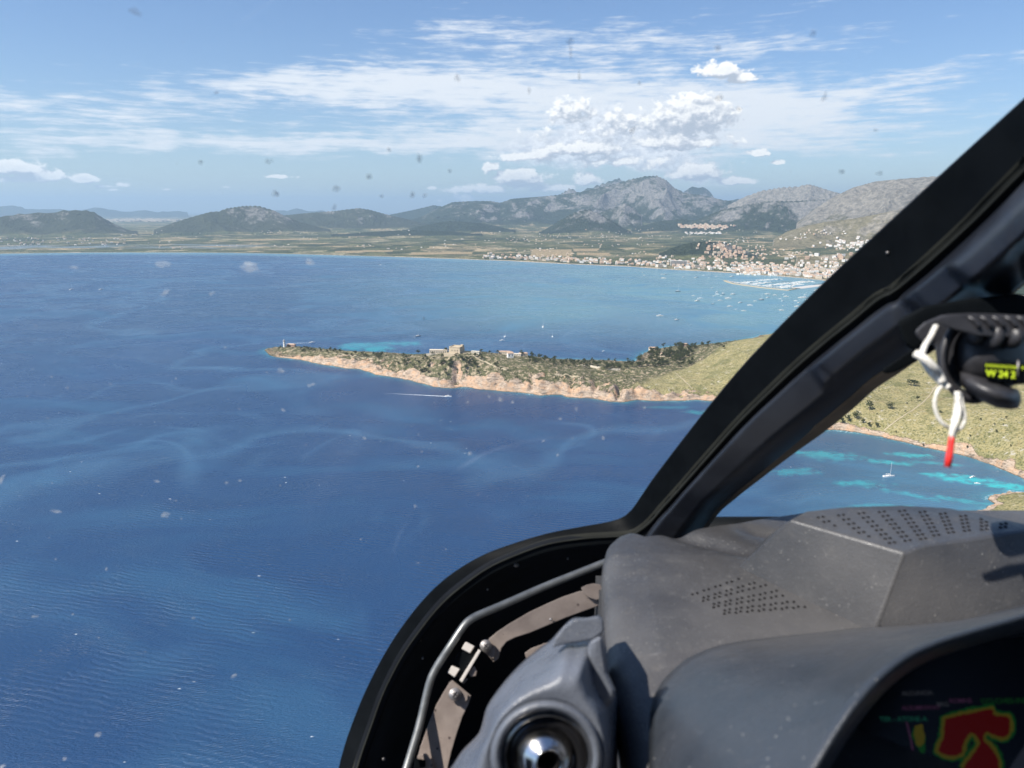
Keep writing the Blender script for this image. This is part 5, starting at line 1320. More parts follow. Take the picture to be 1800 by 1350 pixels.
pale = [(440, 470, 20, 9, .1), (290, 515, 9, 4, -.5), (372, 516, 6, 3, -.6), (292, 906, 10, 5, -.4), (100, 899, 10, 3, 0), (3, 842, 5, 10, .4), (412, 1188, 7, 3, -.4), (187, 1000, 3, 3, 0), (61, 1084, 8, 3, -.2), (172, 1291, 7, 5, -.7), (5, 1347, 7, 4, -.6), (113, 1334, 5, 3, -.6),
        (545, 460, 10, 5, .2), (275, 846, 6, 3, 0), (398, 849, 4, 2, 0), (422, 845, 4, 2, 0), (543, 678, 4, 3, .5), (493, 651, 6, 4, 0), (549, 676, 5, 3, 0), (498, 721, 4, 3, .3), (640, 770, 4, 3, .5), (826, 798, 4, 4, .8), (901, 707, 3, 3, .5), (880, 703, 5, 4, .6), (860, 697, 3, 3, 0),
        (985, 736, 4, 3, 0), (1013, 718, 3, 4, .3), (1133, 716, 3, 3, 0), (955, 775, 4, 2, -.5), (980, 800, 3, 3, .4), (1060, 770, 3, 4, 0), (735, 820, 3, 2, 0), (655, 1150, 4, 3, 0), (730, 890, 3, 3, .4), (340, 1086, 3, 3, 0), (128, 1080, 3, 2, 0), (286, 465, 14, 5, .2), (130, 470, 10, 3, 0)]
for q in range(48): pale.append((rng.uniform(20, 1080), rng.uniform(560, 1200), rng.uniform(1.2, 2.6), rng.uniform(1, 2.2), rng.uniform(0, 3)))
spots('pale_smear', [q for q in pale if not (q[0] > 600 and q[1] > 1010)], (.75, .74, .70), .16)
ws2 = empty('windscreen', pd(1500, 800, 1.1))
tag(ws2, 'smaller clear pane right of the post behind the compass', 'windscreen')
def Dr(px, py): return float(np.interp(px, [1100, 1250, 1500, 1800, 2100], [1.30, 1.22, 1.1, .98, .9]))
rows = []
for k in np.linspace(0, 1, 20):
    rows.append([pd(x, yl + (960 - yl) * k, Dr(x, 0)) for x, yl in ((1180, 935), (1250, 890), (1337, 820), (1451, 735), (1536, 662), (1612, 605), (1752, 510), (1800, 470), (1950, 340), (2150, 170))])
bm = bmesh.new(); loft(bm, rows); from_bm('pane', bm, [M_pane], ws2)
bm = bmesh.new(); loft(bm, [[pd(x, 905 + dy, Dr(x, 0) - dz) for x in range(1180, 1440, 40)] for dy, dz in ((3, 0), (8, .02), (60, .03), (90, .0))])
from_bm('sill', bm, [M_black], ws2)

# ---------------------------------------------------------------- pipe and brackets in the nose
def z7(x, y): return (600 + x / 2.872, 880 + y / 2.872)
def z8(x, y): return (1100 + x / 2.571, 860 + y / 2.571)
pipe = empty('support_tube', pd(800, 1140, 1.0)); tag(pipe, 'bent grey metal tube running round the dark nose well', 'tube')
pts = [(700, 1400, .93), (716, 1346, .95), (736, 1280, .97), (749, 1225, .985), (757, 1195, .99), (768, 1172, .995), (790, 1138, 1.0), (814, 1102, 1.01), (826, 1090, 1.015), (842, 1081, 1.02), (880, 1065, 1.03), (960, 1030, 1.05), (1020, 1006, 1.06), (1090, 978, 1.07)]
bm = bmesh.new(); tube(bm, [pd(*tuple(q)) for q in catmull(pts, 90)], .0052, 16); from_bm('bar', bm, [M_pipe], pipe)
M_clamp = simple('bright_zinc', (.70, .64, .58), .5, .1)
clampe = empty('pipe_clamp', pd(818, 1165, 1.0)); tag(clampe, 'small bright metal clamp with black rubber block between tube and brackets', 'clamp')
def zs(l, d): return [(*z7(a, b), d) for a, b in l]
slab('clamp_block', zs([(628, 712), (672, 735), (650, 770), (607, 748)], 1.0), 1, .012, [M_clamp], clampe, .001)
slab('clamp_block', zs([(558, 832), (598, 850), (572, 892), (536, 868)], 1.0), 1, .012, [M_clamp], clampe, .001)
slab('clamp_strap', zs([(693, 750), (706, 758), (610, 918), (596, 908)], .995), 1, .012, [M_clamp], clampe, .0008)
slab('rubber_block', zs([(650, 745), (695, 760), (610, 895), (572, 890), (600, 835), (575, 805), (590, 770), (612, 768)], 1.006), 1, .02, [M_black], clampe, .001)
slab('clamp_ear', zs([(600, 910), (612, 885), (640, 900), (618, 925)], 1.0), 1, .01, [M_steel], clampe, .0008)
slab('clamp_pad', zs([(672, 835), (684, 860), (680, 885), (655, 890), (640, 870), (655, 845)], 1.0), 1, .01, [M_beige], clampe, .001)
br = empty('bracket', pd(960, 1090, 1.03)); tag(br, 'upper beige speckled bracket strip arching right towards the grey moulding', 'bracket', 'speckled brackets in the nose')
slab('strip', zs([(735, 705), (790, 660), (850, 620), (950, 562), (1050, 515), (1120, 485), (1200, 458), (1330, 440), (1340, 515), (1250, 548), (1130, 592), (1040, 630), (950, 668), (880, 690), (835, 712), (808, 745), (792, 800), (768, 815), (740, 782), (712, 745)], 1.03), 1, .004, [M_beige], br, .0012)
slab('strip_end', zs([(715, 722), (742, 708), (770, 730), (780, 770), (768, 800), (745, 785), (705, 752)], 1.024), 1, .003, [M_beige], br, .0008)
slab('strip_end', zs([(1210, 440), (1240, 425), (1275, 418), (1310, 425), (1330, 480), (1290, 502), (1250, 490), (1220, 465)], 1.022), 1, .003, [M_beige], br, .0008)
br2 = empty('bracket', pd(760, 1300, .98)); tag(br2, 'lower beige speckled bracket strip dropping to the bottom of the photo', 'bracket', 'speckled brackets in the nose')
slab('strip', zs([(560, 905), (600, 938), (656, 985), (640, 1030), (612, 1090), (585, 1170), (555, 1270), (530, 1380), (505, 1460), (350, 1460), (372, 1350), (400, 1240), (440, 1130), (480, 1030), (520, 960)], .985), 1, .004, [M_beige], br2, .0012)
slab('strip_end', zs([(550, 912), (640, 980), (635, 1010), (600, 1025), (560, 1015), (535, 985), (530, 945)], .979), 1, .003, [M_beige], br2, .0008)
slab('strip_end', zs([(385, 1285), (430, 1275), (460, 1320), (465, 1400), (380, 1400)], .976), 1, .003, [M_beige], br2, .0008)
slab('latch', zs([(370, 1300), (425, 1310), (425, 1345), (395, 1350), (395, 1390), (365, 1390)], .97), 1, .006, [M_black], br2, .001)
def screw(px, py, d, parent):
    bm = bmesh.new(); c_ = pd(px, py, d); ax = (CAM - c_).normalized()
    tube(bm, [c_ - ax * .001, c_ + ax * .001], [.0082, .0076], 22)
    tube(bm, [c_, c_ + ax * .003, c_ + ax * .0038, c_ + ax * .0040], [.0052, .0052, .0042, .001], 18)
    e1 = ax.orthogonal().normalized()
    for e in (e1, ax.cross(e1)):
        f = ax.cross(e); q = c_ + ax * .0046
        vs = [bm.verts.new(q + e * sx * .0038 + f * sy * .0006) for sx, sy in ((-1, -1), (1, -1), (1, 1), (-1, 1))]; fc = bm.faces.new(vs); fc.material_index = 1
    return from_bm('screw', bm, [M_steel, M_hole], parent)
screw(*z7(729, 733), 1.02, br); screw(*z7(573, 977), .975, br2)
bm = bmesh.new(); c_ = pd(*z7(1058, 600), 1.026); ax = (CAM - c_).normalized(); tube(bm, [c_, c_ + ax * .006], .0022, 10); from_bm('stud', bm, [M_steel], br)
br3 = empty('bracket', pd(935, 1150, 1.04)); tag(br3, 'short beige bracket tip showing just behind the air vent moulding', 'bracket', 'speckled brackets in the nose')
slab('strip', zs([(925, 770), (960, 745), (1040, 715), (1120, 690), (1100, 780), (1000, 830), (940, 815)], 1.04), 1, .004, [M_beige], br3, .0012)

# ---------------------------------------------------------------- instrument panel
HP = .42
def dplane(px, py, h=HP):                 # distance of a level surface h below the lens
    return h / -pdir(px, py).z
def pl(px, py, h=HP): return pd(px, py, dplane(px, py, h))
panel = empty('instrument_panel', pl(1400, 1100) - Vector((0, 0, .5))); tag(panel, 'dusty grey moulded instrument panel cover with raised perforated housing and hooded display', 'instrument panel')
# main cover: level top with rounded left shoulder falling into the nose well
EDGE = [(1098, 928), (1078, 936), (1066, 948), (1060, 966), (1058, 1000), (1060, 1050), (1064, 1110), (1070, 1160), (1080, 1200), (1090, 1240), (1102, 1290), (1113, 1350), (1122, 1400), (1130, 1460)]
ed = catmull([(a, b, 0) for a, b in EDGE], 150)
BACKE = [(1098, 928), (1150, 924.5), (1250, 915), (1350, 911), (1500, 908), (1700, 905), (1900, 900), (2150, 890)]
FRONTE = [(1130, 1460), (1250, 1460), (1350, 1460), (1500, 1460), (1700, 1460), (1900, 1460), (2150, 1460)]
rows = []
for i, q in enumerate(ed):
    k = i / (len(ed) - 1); r_ = []
    p0 = pl(q.x, q.y)
    for (dx, dz) in ((-.0, -.30), (-.002, -.10), (-.001, -.035), (.002, -.012), (.009, -.0035), (.02, -.0005)):
        pass
    nx = Vector((1, 0, 0)) if k > .12 else Vector((1, -1.2 * (1 - k / .12), 0)).normalized()
    for (dx, dz) in ((.035, -.34), (.02, -.16), (.006, -.06), (.0, -.026), (.003, -.012), (.010, -.004), (.022, -.0008), (.036, 0)):
        r_.append(p0 + nx * dx + Vector((0, 0, dz)))
    f = linres([(a, b, 0) for a, b in BACKE], 40)
    y_ = q.y
    base = r_[-1]; slant = .088 * max(0.0, 1 - k * 2.0) ** 1.2
    # run right from the shoulder to the far side at the same distance
    far_ = Vector((1.25, base.y, base.z))
    for s in np.linspace(.08, 1, 110) ** 1.7: r_.append(base.lerp(far_, s) + Vector((0, slant * min(1.0, s * 4.0), 0)))
    rows.append(r_)
cx0 = CAM
def dimple(v, px, py, L, W, dep, ang):
    c_ = pl(px, py); d = v - c_; c2, s2 = math.cos(ang), math.sin(ang); a = d.x * c2 + d.y * s2; b = -d.x * s2 + d.y * c2
    a = a - L * .5; e = math.exp(-((abs(a) / (L * .62)) ** 4)) * math.exp(-(b / W) ** 2); return dep * e
rows2 = []
for r_ in rows:
    rr = []
    for j, v in enumerate(r_):
        v = v.copy()
        if j > 7:
            v.z -= dimple(v, 1184, 934, .10, .016, .013, -.62) + dimple(v, 1312, 928, .07, .014, .010, -.5)
            v.z += .004 * math.sin(max(0, .9 - v.y) * 5)
        rr.append(v)
    rows2.append(rr)
o = thick('glareshield', rows2, .004, [M_dash], panel, 0)
# front wall of the cover at the far edge
bk = [r_ for r_ in rows2[0]]
# perforations
def holes(name, cells, frame, r):
    bm = bmesh.new()
    for (px, py) in cells:
        c_, nrm, ex, ey = frame(px, py)
        n = 10; top = [bm.verts.new(c_ + nrm * .0006 + ex * (r * math.cos(2 * math.pi * k / n)) + ey * (r * math.sin(2 * math.pi * k / n))) for k in range(n)]
        bot = [bm.verts.new(v.co - nrm * .003) for v in top]
        bm.faces.new(top)
        for k in range(n): bm.faces.new((top[k], bot[k], bot[(k + 1) % n], top[(k + 1) % n]))
    return from_bm(name, bm, [M_hole], panel, smooth=False)
def fr_plane(px, py):
    q = pl(px, py); q = q + Vector((0, 0, .004 * math.sin(max(0, .9 - q.y) * 5) + .0006)); return q, Vector((0, 0, 1)), Vector((1, 0, 0)), Vector((0, 1, 0))
cells = []
for a in range(7):
    a = a * .5
    for b_ in range(10):
        for s in (0, 1):
            zx = 300 + a * 48 + (b_ + (.5 if (a * 2) % 2 else 0)) * 52 + s * 22; zy = 487 + a * 30 + b_ * (-18 + 4.5 * a) - s * 6
            if zy > 350 + (zx - 505) * .515 + 26 and zy > 412: cells.append(z8(zx, zy))
holes('perforations', cells, fr_plane, .0014)
# raised housing
HT = .335
hT = lambda a, b: pl(*z8(a, b), HT)
hB = lambda a, b: pl(*z8(a, b), HP - .002)
bm = bmesh.new()
T = {k: bm.verts.new(hT(*v)) for k, v in {'bl': (740, 137), 'b1': (815, 97), 'b2': (1000, 77), 'b3': (1240, 70), 'b4': (1420, 80), 'b5': (1600, 112), 'b6': (1800, 158), 'b7': (2000, 186), 'fl': (1262, 288), 'fr': (1330, 258), 'f2': (1560, 222), 'f3': (1800, 188), 'f4': (2010, 192)}.items()}
Bv = {k: bm.verts.new(hB(*v)) for k, v in {'l0': (640, 215), 'l1': (512, 352), 'c2': (1120, 655), 'f2': (1500, 640), 'f3': (1900, 640), 'f4': (2500, 600)}.items()}
bm.faces.new([T[k] for k in ('fl', 'fr', 'f2', 'f3', 'f4', 'b7', 'b6', 'b5', 'b4', 'b3', 'b2', 'b1', 'bl')])
bm.faces.new([T['bl'], Bv['l0'], Bv['l1']]); bm.faces.new([T['bl'], Bv['l1'], Bv['c2'], T['fl']])
bm.faces.new([T['fl'], T['fr'], T['f2'], T['f3'], T['f4'], Bv['f4'], Bv['f3'], Bv['f2'], Bv['c2']])
bot = {k: bm.verts.new(T[k].co + Vector((-.0, .05, -.09))) for k in ('bl', 'b1', 'b2', 'b3', 'b4', 'b5', 'b6', 'b7')}
ks = ['bl', 'b1', 'b2', 'b3', 'b4', 'b5', 'b6', 'b7']
for a, b in zip(ks, ks[1:]): bm.faces.new([T[a], T[b], bot[b], bot[a]])
bm.faces.new([T['bl'], bot['bl'], Bv['l0']])
bmesh.ops.recalc_face_normals(bm, faces=bm.faces)
ee = [e for e in bm.edges if len(e.link_faces) == 2 and e.calc_face_angle(0) > .25 and any(v in (T['fl'], T['fr'], T['f2'], T['f3'], T['bl'], T['b1'], T['b2'], T['b3']) for v in e.verts)]
bmesh.ops.bevel(bm, geom=ee, offset=.014, segments=7, profile=.5, affect='EDGES', clamp_overlap=True)
o = from_bm('raised_housing', bm, [M_house], panel)
o.data.shade_smooth()
wn = o.modifiers.new('wn', 'WEIGHTED_NORMAL'); wn.keep_sharp = False
cells = []
for j in range(10):
    for i in range(8):
        zx = 870 + j * 95 - i * 0 + i * 28; zy = 128 + i * 21 - j * 9 + (j - 3) * abs(j - 3) * .7 - (i * j) * 0.4
        zx = 870 + j * 92 + i * 26 * (1 - j * .12) ; zy = 128 - 34 * math.sin(min(j, 8) / 8 * 2.4) * .9 + i * (20 - j * .5) + max(0, j - 4) * 7
        for s in (0, 1):
            X, Y = zx + s * 22, zy - s * 3
            # stay on the top face
            yb = np.interp(X, [740, 815, 1000, 1240, 1420, 1600, 1800], [137, 97, 77, 70, 80, 112, 158]); yf = np.interp(X, [740, 1262, 1330, 1560, 1800], [137, 288, 258, 222, 188])
            if yb + 14 < Y < yf - 24 and X > 860: cells.append(z8(X, Y))
def fr_top(px, py): return pl(px, py, HT), Vector((0, 0, 1)), Vector((1, 0, 0)), Vector((0, 1, 0))
holes('perforations', cells, fr_top, .0018)
# hood of the display
J = [(95, 1500), (102, 1350), (104, 1260), (106, 1120), (112, 1000), (135, 920), (175, 855), (250, 785), (310, 748), (400, 712), (500, 690), (600, 677), (700, 665), (850, 650), (1000, 632), (1150, 620), (1350, 606), (1500, 590), (1700, 545), (2000, 470), (2400, 380)]
Lp = [(650, 1600), (740, 1440), (800, 1330), (842, 1260), (900, 1160), (950, 1080), (1000, 1005), (1050, 940), (1100, 882), (1150, 832), (1200, 790), (1260, 748), (1330, 712), (1420, 676), (1500, 650), (1600, 620), (1700, 592), (1800, 562), (1900, 535), (2200, 455), (2500, 380)]
n = 90
j_ = catmull([(*z8(*q), 0) for q in J], n); l_ = catmull([(*z8(*q), 0) for q in Lp], n)
rows = []
for a, b in zip(j_, l_):
    da = dplane(a.x, a.y) * .985; db = float(np.interp(b.x, [1350, 1500, 1650, 1800, 2100], [.40, .43, .47, .50, .55])); r_ = []
    for k in np.linspace(0, 1, 26):
        d = da + (db - da) * k - .020 * math.sin(math.pi * k) - .014 * min(1, k * 8) * (1 - k)
        r_.append(pd(a.x + (b.x - a.x) * k, a.y + (b.y - a.y) * k, d))
    # rolled lip turning away into the recess
    d2 = Vector((b.x - a.x, b.y - a.y, 0)); d2 = Vector((.62, .78, 0)) if b.x < 1560 else Vector((.2, .97, 0)).lerp(Vector((.62, .78, 0)), max(0, (1640 - b.x) / 80)).normalized()
    for (w_, dd) in ((5, -.001), (11, .001), (17, .006), (23, .014), (28, .03), (30, .07), (30, .16)):
        r_.append(pd(b.x + d2.x * w_, b.y + d2.y * w_, db + dd))
    rows.append(r_)
thick('display_hood', rows, .003, [M_hood], panel, 0)
# display: dark screen inside the hood with the terrain picture
def scr_pt(u, v, off=0.0):                # u right, v up, metres on the screen plane
    o0 = pd(1700, 1220, .58); ex = Vector((1, -.10, .12)).normalized(); nrm = (CAM - o0).normalized(); nrm = (nrm + Vector((0, 0, -.05))).normalized(); ex = (ex - nrm * ex.dot(nrm)).normalized(); ey = nrm.cross(ex)
    return o0 + ex * u + ey * v + nrm * off
M_scr, t_, p_ = mat('screen_glass'); p_.inputs['Base Color'].default_value = (.003, .004, .007, 1); p_.inputs['Roughness'].default_value = .25; p_.inputs['Specular IOR Level'].default_value = .12
def glow(name, c, s):
    m = bpy.data.materials.new(name); m.use_nodes = True; p = m.node_tree.nodes['Principled BSDF']; p.inputs['Base Color'].default_value = (c[0] * .06, c[1] * .06, c[2] * .06, 1); p.inputs['Specular IOR Level'].default_value = .08
    p.inputs['Emission Color'].default_value = (*c, 1); p.inputs['Emission Strength'].default_value = s; p.inputs['Roughness'].default_value = .3; return m
bm = bmesh.new()
vs = [bm.verts.new(scr_pt(u, v)) for u, v in ((-.17, -.14), (.16, -.14), (.16, .040), (-.17, .040))]; bk_ = [bm.verts.new(v.co - (CAM - v.co).normalized() * .02) for v in vs]
bm.faces.new(vs)
for k in range(4): bm.faces.new((vs[k], bk_[k], bk_[(k + 1) % 4], vs[(k + 1) % 4]))
screen = from_bm('display_screen', bm, [M_scr], panel, smooth=False)
def pxs(px, py):                           # picture point on the screen plane
    d = pdir(px, py); o0 = scr_pt(0, 0); ex = scr_pt(1, 0) - o0; ey = scr_pt(0, 1) - o0; nn = ex.cross(ey)
    q = CAM + d * ((o0 - CAM).dot(nn) / d.dot(nn)); r = q - o0; return r.dot(ex), r.dot(ey)
def patch(name, pts, m, off, jitter=0):
    uv = [pxs(*q) for q in pts]; cc = catmull([(a, b, 0) for a, b in uv + uv[:1]], len(pts) * 5)[:-1]
    if jitter: cc = [c + Vector((rng.uniform(-1, 1), rng.uniform(-1, 1), 0)) * jitter for c in cc]
    bm = bmesh.new(); f = bm.faces.new([bm.verts.new(scr_pt(c.x, c.y, off)) for c in cc]); bmesh.ops.triangulate(bm, faces=[f])
    return from_bm(name, bm, [m], screen, smooth=False)
G_red, G_yel, G_grn = glow('screen_red', (.42, .012, .006), .035), glow('screen_yellow', (.35, .30, .03), .05), glow('screen_green', (.02, .22, .04), .05)
def z9(x, y): return (1300 + x / 3.6, 1050 + y / 3.6)
red = [(1300, 770), (1400, 745), (1500, 725), (1600, 710), (1610, 745), (1700, 760), (1705, 850), (1660, 885), (1600, 865), (1560, 850), (1540, 900), (1600, 960), (1640, 1050), (1620, 1120), (1480, 1120), (1420, 1080), (1470, 1000), (1520, 930), (1500, 880), (1460, 860), (1420, 920), (1400, 990), (1330, 1000), (1260, 970), (1290, 880)]
def grow(l, k):
    c = (sum(a for a, b in l) / len(l), sum(b for a, b in l) / len(l)); out = []
    n = len(l)
    for i in range(n):
        a, b, c2 = l[i - 1], l[i], l[(i + 1) % n]; tx, ty = c2[0] - a[0], c2[1] - a[1]; L = math.hypot(tx, ty); out.append((b[0] + ty / L * k, b[1] - tx / L * k))
    return out
patch('terrain_green', [z9(*q) for q in grow(red, 36)], G_grn, .0006, .0006)
patch('terrain_yellow', [z9(*q) for q in grow(red, 22)], G_yel, .0010, .0006)
patch('terrain_red', [z9(*q) for q in red], G_red, .0014, .0004)
patch('terrain_yellow', [z9(*q) for q in ((1110, 820), (1150, 800), (1170, 850), (1165, 920), (1130, 940), (1105, 880))], G_yel, .0010, .0006)
patch('terrain_green', [z9(*q) for q in ((1100, 830), (1165, 860), (1175, 950), (1160, 1020), (1130, 960), (1090, 880))], G_grn, .0006, .0006)
patch('terrain_yellow', [z9(*q) for q in ((1050, 1020), (1100, 1050), (1110, 1120), (1060, 1200), (1040, 1100))], G_yel, .0010, .0006)
G_mag, G_cyn, G_gry = glow('screen_magenta', (.25, .10, .25), .05), glow('screen_cyan', (.03, .25, .18), .07), glow('screen_grey', (.20, .22, .28), .05)
def text_mesh(body, size, name, mats, parent, M, ext=.0):
    cu = bpy.data.curves.new('t', 'FONT'); cu.body = body; cu.size = size; cu.extrude = ext; cu.offset = size * .012
    ob = bpy.data.objects.new('t', cu); COL.objects.link(ob)
    dg = bpy.context.evaluated_depsgraph_get(); dg.update(); me = bpy.data.meshes.new_from_object(ob.evaluated_get(dg)); bpy.data.objects.remove(ob)
    me.transform(M); return link(name, me, parent, mats)
def scr_text(body, x, y, size, m):
    u, v = pxs(*z9(x, y)); o0 = scr_pt(u, v, .0016); ex = (scr_pt(u + 1, v) - scr_pt(u, v)); ey = (scr_pt(u, v + 1) - scr_pt(u, v)); ez = ex.cross(ey)
    Mx = Matrix((( ex.x, ey.x, ez.x, o0.x), (ex.y, ey.y, ez.y, o0.y), (ex.z, ey.z, ez.z, o0.z), (0, 0, 0, 1)))
    text_mesh(body, size, 'screen_text', [m], screen, Mx)
scr_text('TER - ATONE-A', 890, 785, .0050, G_cyn)
scr_text('ALCUNCIA', 1030, 620, .0045, G_gry); scr_text('ALSUMNWAT', 1030, 712, .0045, G_mag); scr_text('BRG', 1250, 690, .0045, G_gry); scr_text('ROMNE', 1330, 668, .0045, G_mag)
scr_text('CCLCHES-IND', 1530, 672, .0050, G_grn)
patch('course_line', [z9(1052, 785), z9(1062, 785), z9(1090, 900), z9(1122, 1080), z9(1110, 1080), z9(1080, 905)], G_mag, .0012)

# ---------------------------------------------------------------- eyeball air vent
vent = empty('air_vent', pd(960, 1320, .55)); tag(vent, 'round chromed eyeball air vent in a glossy blue grey moulding at the bottom edge', 'air vent')
vc = (961, 1330)
def ringpt(r, a, d, sx=1.0): return pd(vc[0] + r * math.cos(a) * sx, vc[1] - r * math.sin(a), d)
# moulding outline around the ring (angle, radius in picture units)
outl = [z7(*q) for q in ((400, 1500), (480, 1420), (550, 1350), (610, 1262), (690, 1178), (712, 1120), (735, 1040), (790, 955), (860, 870), (930, 800), (1000, 745), (1060, 700), (1110, 645), (1170, 592), (1240, 590), (1300, 578), (1322, 600), (1330, 660), (1340, 760), (1350, 860), (1388, 955), (1400, 1000), (1400, 1060), (1395, 1300), (1400, 1500))]
ol = catmull([(a, b, 0) for a, b in outl], 120)
rows = []
for q in ol:
    ang = math.atan2(-(q.y - vc[1]), q.x - vc[0]); rad = math.hypot(q.x - vc[0], q.y - vc[1]); r_ = []
    for k in np.linspace(0, 1, 22):
        rr = 98 + (rad - 98) * k
        d = .545 + .050 * k + .075 * k ** 3 - .016 * math.sin(math.pi * min(1, k * 1.3)) 
        if k > .9: d += .05 * ((k - .9) / .1) ** 2
        r_.append(ringpt(rr, ang, d))
    rows.append(r_)
thick('moulding', rows, .004, [M_vent], vent, 0)
# cover plate and side lug on the moulding
slab('cover_plate', [(*z7(*q), .585) for q in ((1075, 700), (1120, 640), (1172, 596), (1245, 592), (1300, 582), (1322, 604), (1326, 660), (1290, 690), (1260, 706), (1180, 718), (1110, 728), (1062, 745))], .58, .012, [M_vent], vent, .003)
slab('side_lug', [(*z7(*q), .575) for q in ((1245, 712), (1318, 672), (1330, 760), (1345, 870), (1385, 955), (1380, 1020), (1330, 1048), (1270, 1040), (1245, 950), (1238, 820))], .57, .03, [M_vent], vent, .006)
rows = []
for k in range(96):
    a = 2 * math.pi * k / 96; rows.append([ringpt(r, a, d) for r, d in ((104, .556), (101, .546), (96, .5395), (90, .5365), (84, .538), (80, .544), (79, .556))])
bm = bmesh.new(); loft(bm, [list(c) for c in zip(*rows)], True); from_bm('outer_ring', bm, [M_vent], vent)
rows = []
for k in range(96):
    a = 2 * math.pi * k / 96; rows.append([ringpt(r, a, d) for r, d in ((80, .549), (78, .5455), (73, .543), (70, .546), (69, .552))])
bm = bmesh.new(); loft(bm, [list(c) for c in zip(*rows)], True); from_bm('chrome_ring', bm, [M_chrome], vent)
rows = []
for k in range(96):
    a = 2 * math.pi * k / 96; rows.append([ringpt(r, a, d) for r, d in ((70, .551), (64, .548), (56, .548), (50, .552), (44, .566))])
bm = bmesh.new(); loft(bm, [list(c) for c in zip(*rows)], True); from_bm('dark_collar', bm, [M_dchrome], vent)
# eyeball with an open mouth pointing down right
bc = pd(955, 1322, .556); rb = .0225; ax = (pd(984, 1380, .50) - bc).normalized()
e1 = ax.orthogonal().normalized(); e2 = ax.cross(e1); rows = []
for ph, rr_, off in [(p, rb * math.sin(R(p)), rb * math.cos(R(p))) for p in range(150, 31, -6)] + [(0, rb * .46, rb * .93), (0, rb * .44, rb * .97), (0, rb * .40, rb * .95), (0, rb * .38, rb * .7), (0, rb * .36, rb * .1)]:
    rows.append([bc + ax * off + (e1 * math.cos(a) + e2 * math.sin(a)) * rr_ for a in [2 * math.pi * k / 64 for k in range(64)]])
bm = bmesh.new(); loft(bm, rows, True); bm.faces.new(bm.verts[-64:])
for f in bm.faces:
    if (f.calc_center_median() - bc).dot(ax) < rb * .68 and ((f.calc_center_median() - bc) - ax * (f.calc_center_median() - bc).dot(ax)).length < rb * .41: f.material_index = 1
from_bm('eyeball', bm, [M_chrome, M_hole], vent)

# ---------------------------------------------------------------- magnetic compass
comp = empty('magnetic_compass', pd(1740, 640, .56)); tag(comp, 'black magnetic compass with yellow green heading figures mounted on the post', 'compass')
def z6(x, y): return (1560 + x / 3.97, 500 + y / 3.97)
CD = .56; pxm = CD / FPX                 # metres per picture pixel there
VR = pdir(1745, 630).normalized()
def cpt(px, py, dz=0.0): return pd(px, py, CD - dz)
bm = bmesh.new(); ellipsoid(bm, cpt(1748, 622), (RGT * 72 * pxm, UPV * 62 * pxm, -VR * .034), 48, 28, .92); from_bm('compass_body', bm, [M_cblk], comp)
slab('cap', [(*z6(*q), CD - .038) for q in ((345, 262), (352, 228), (420, 208), (560, 200), (760, 205), (953, 216), (1150, 240), (1160, 372), (953, 378), (760, 368), (610, 358), (560, 340), (470, 318), (380, 285))], 1, .06, [M_cblk], comp, .004)
for k in range(8):
    x = 600 + k * 85; bm = bmesh.new()
    tube(bm, [tuple(cpt(*z6(x + 42, 306), .0385)), tuple(cpt(*z6(x + 30, 278), .0390)), tuple(cpt(*z6(x + 8, 250), .0388)), tuple(cpt(*z6(x - 40, 226), .0375))], .0016, 8); from_bm('cap_rib', bm, [M_cblk], comp)
rows = []
for k in range(40):
    a = math.pi * (.42 + 1.16 * k / 39)
    rows.append([cpt(1712 + r * math.cos(a) * .78, 632 - r * math.sin(a) * .98, dz) for r, dz in ((78, -.02), (80, .012), (76, .020), (66, .021), (60, .014), (58, -.02))])
thick('bezel_ring', rows, .003, [M_cblk], comp, 0)
slab('rear_mount', [(*z6(*q), CD + .03) for q in ((180, 330), (260, 260), (380, 210), (520, 215), (700, 250), (700, 500), (500, 740), (420, 720), (350, 600), (330, 420), (230, 400))], 1, .03, [M_cblk], comp, .004)
for (c0, rx, ry, dz) in (((1745, 590), 14, 24, .030), ((1778, 592), 13, 20, .032), ((1712, 586), 12, 20, .026)):
    bm = bmesh.new(); ellipsoid(bm, cpt(*c0, dz), (RGT * rx * pxm, (UPV * 1).normalized() * ry * pxm, -FWD * .010), 20, 12); from_bm('facet', bm, [M_cblk], comp)
# lower nose
rows = []
for (px, py, rx, ry, dz) in ((1722, 668, 40, 12, .012), (1732, 680, 52, 16, .018), (1745, 692, 50, 20, .023), (1762, 704, 34, 17, .028), (1772, 712, 24, 11, .03), (1776, 716, 12, 5, .03)):
    rows.append([cpt(px + rx * math.cos(a), py - ry * math.sin(a), dz - .016 * math.sin(a) * 0) + (-FWD) * .014 * math.cos(a + .9) for a in [2 * math.pi * k / 32 for k in range(32)]])
rows = []
for (u_, px, py, ry, dz, th) in ((0, 1688, 664, 12, .008, .012), (.2, 1700, 672, 17, .014, .016), (.45, 1725, 684, 21, .020, .020), (.7, 1752, 694, 23, .024, .022), (.88, 1776, 700, 20, .024, .020), (.97, 1790, 701, 17, .020, .015), (1, 1795, 701, 6, .018, .006)):
    rows.append([cpt(px, py + ry * math.sin(a), dz + th * math.cos(a)) for a in [2 * math.pi * k / 28 for k in range(28)]])
bm = bmesh.new(); loft(bm, rows, True, True); from_bm('lower_nose', bm, [M_cblk], comp)
win = slab('dial_window', [(*z6(*q), CD - .037) for q in ((672, 548), (700, 538), (900, 548), (1080, 560), (1085, 690), (900, 700), (720, 680), (680, 640))], 1, .02, [M_black], comp, .002)
M_lume = simple('yellow_green_figures', (.62, .80, .03), .6)
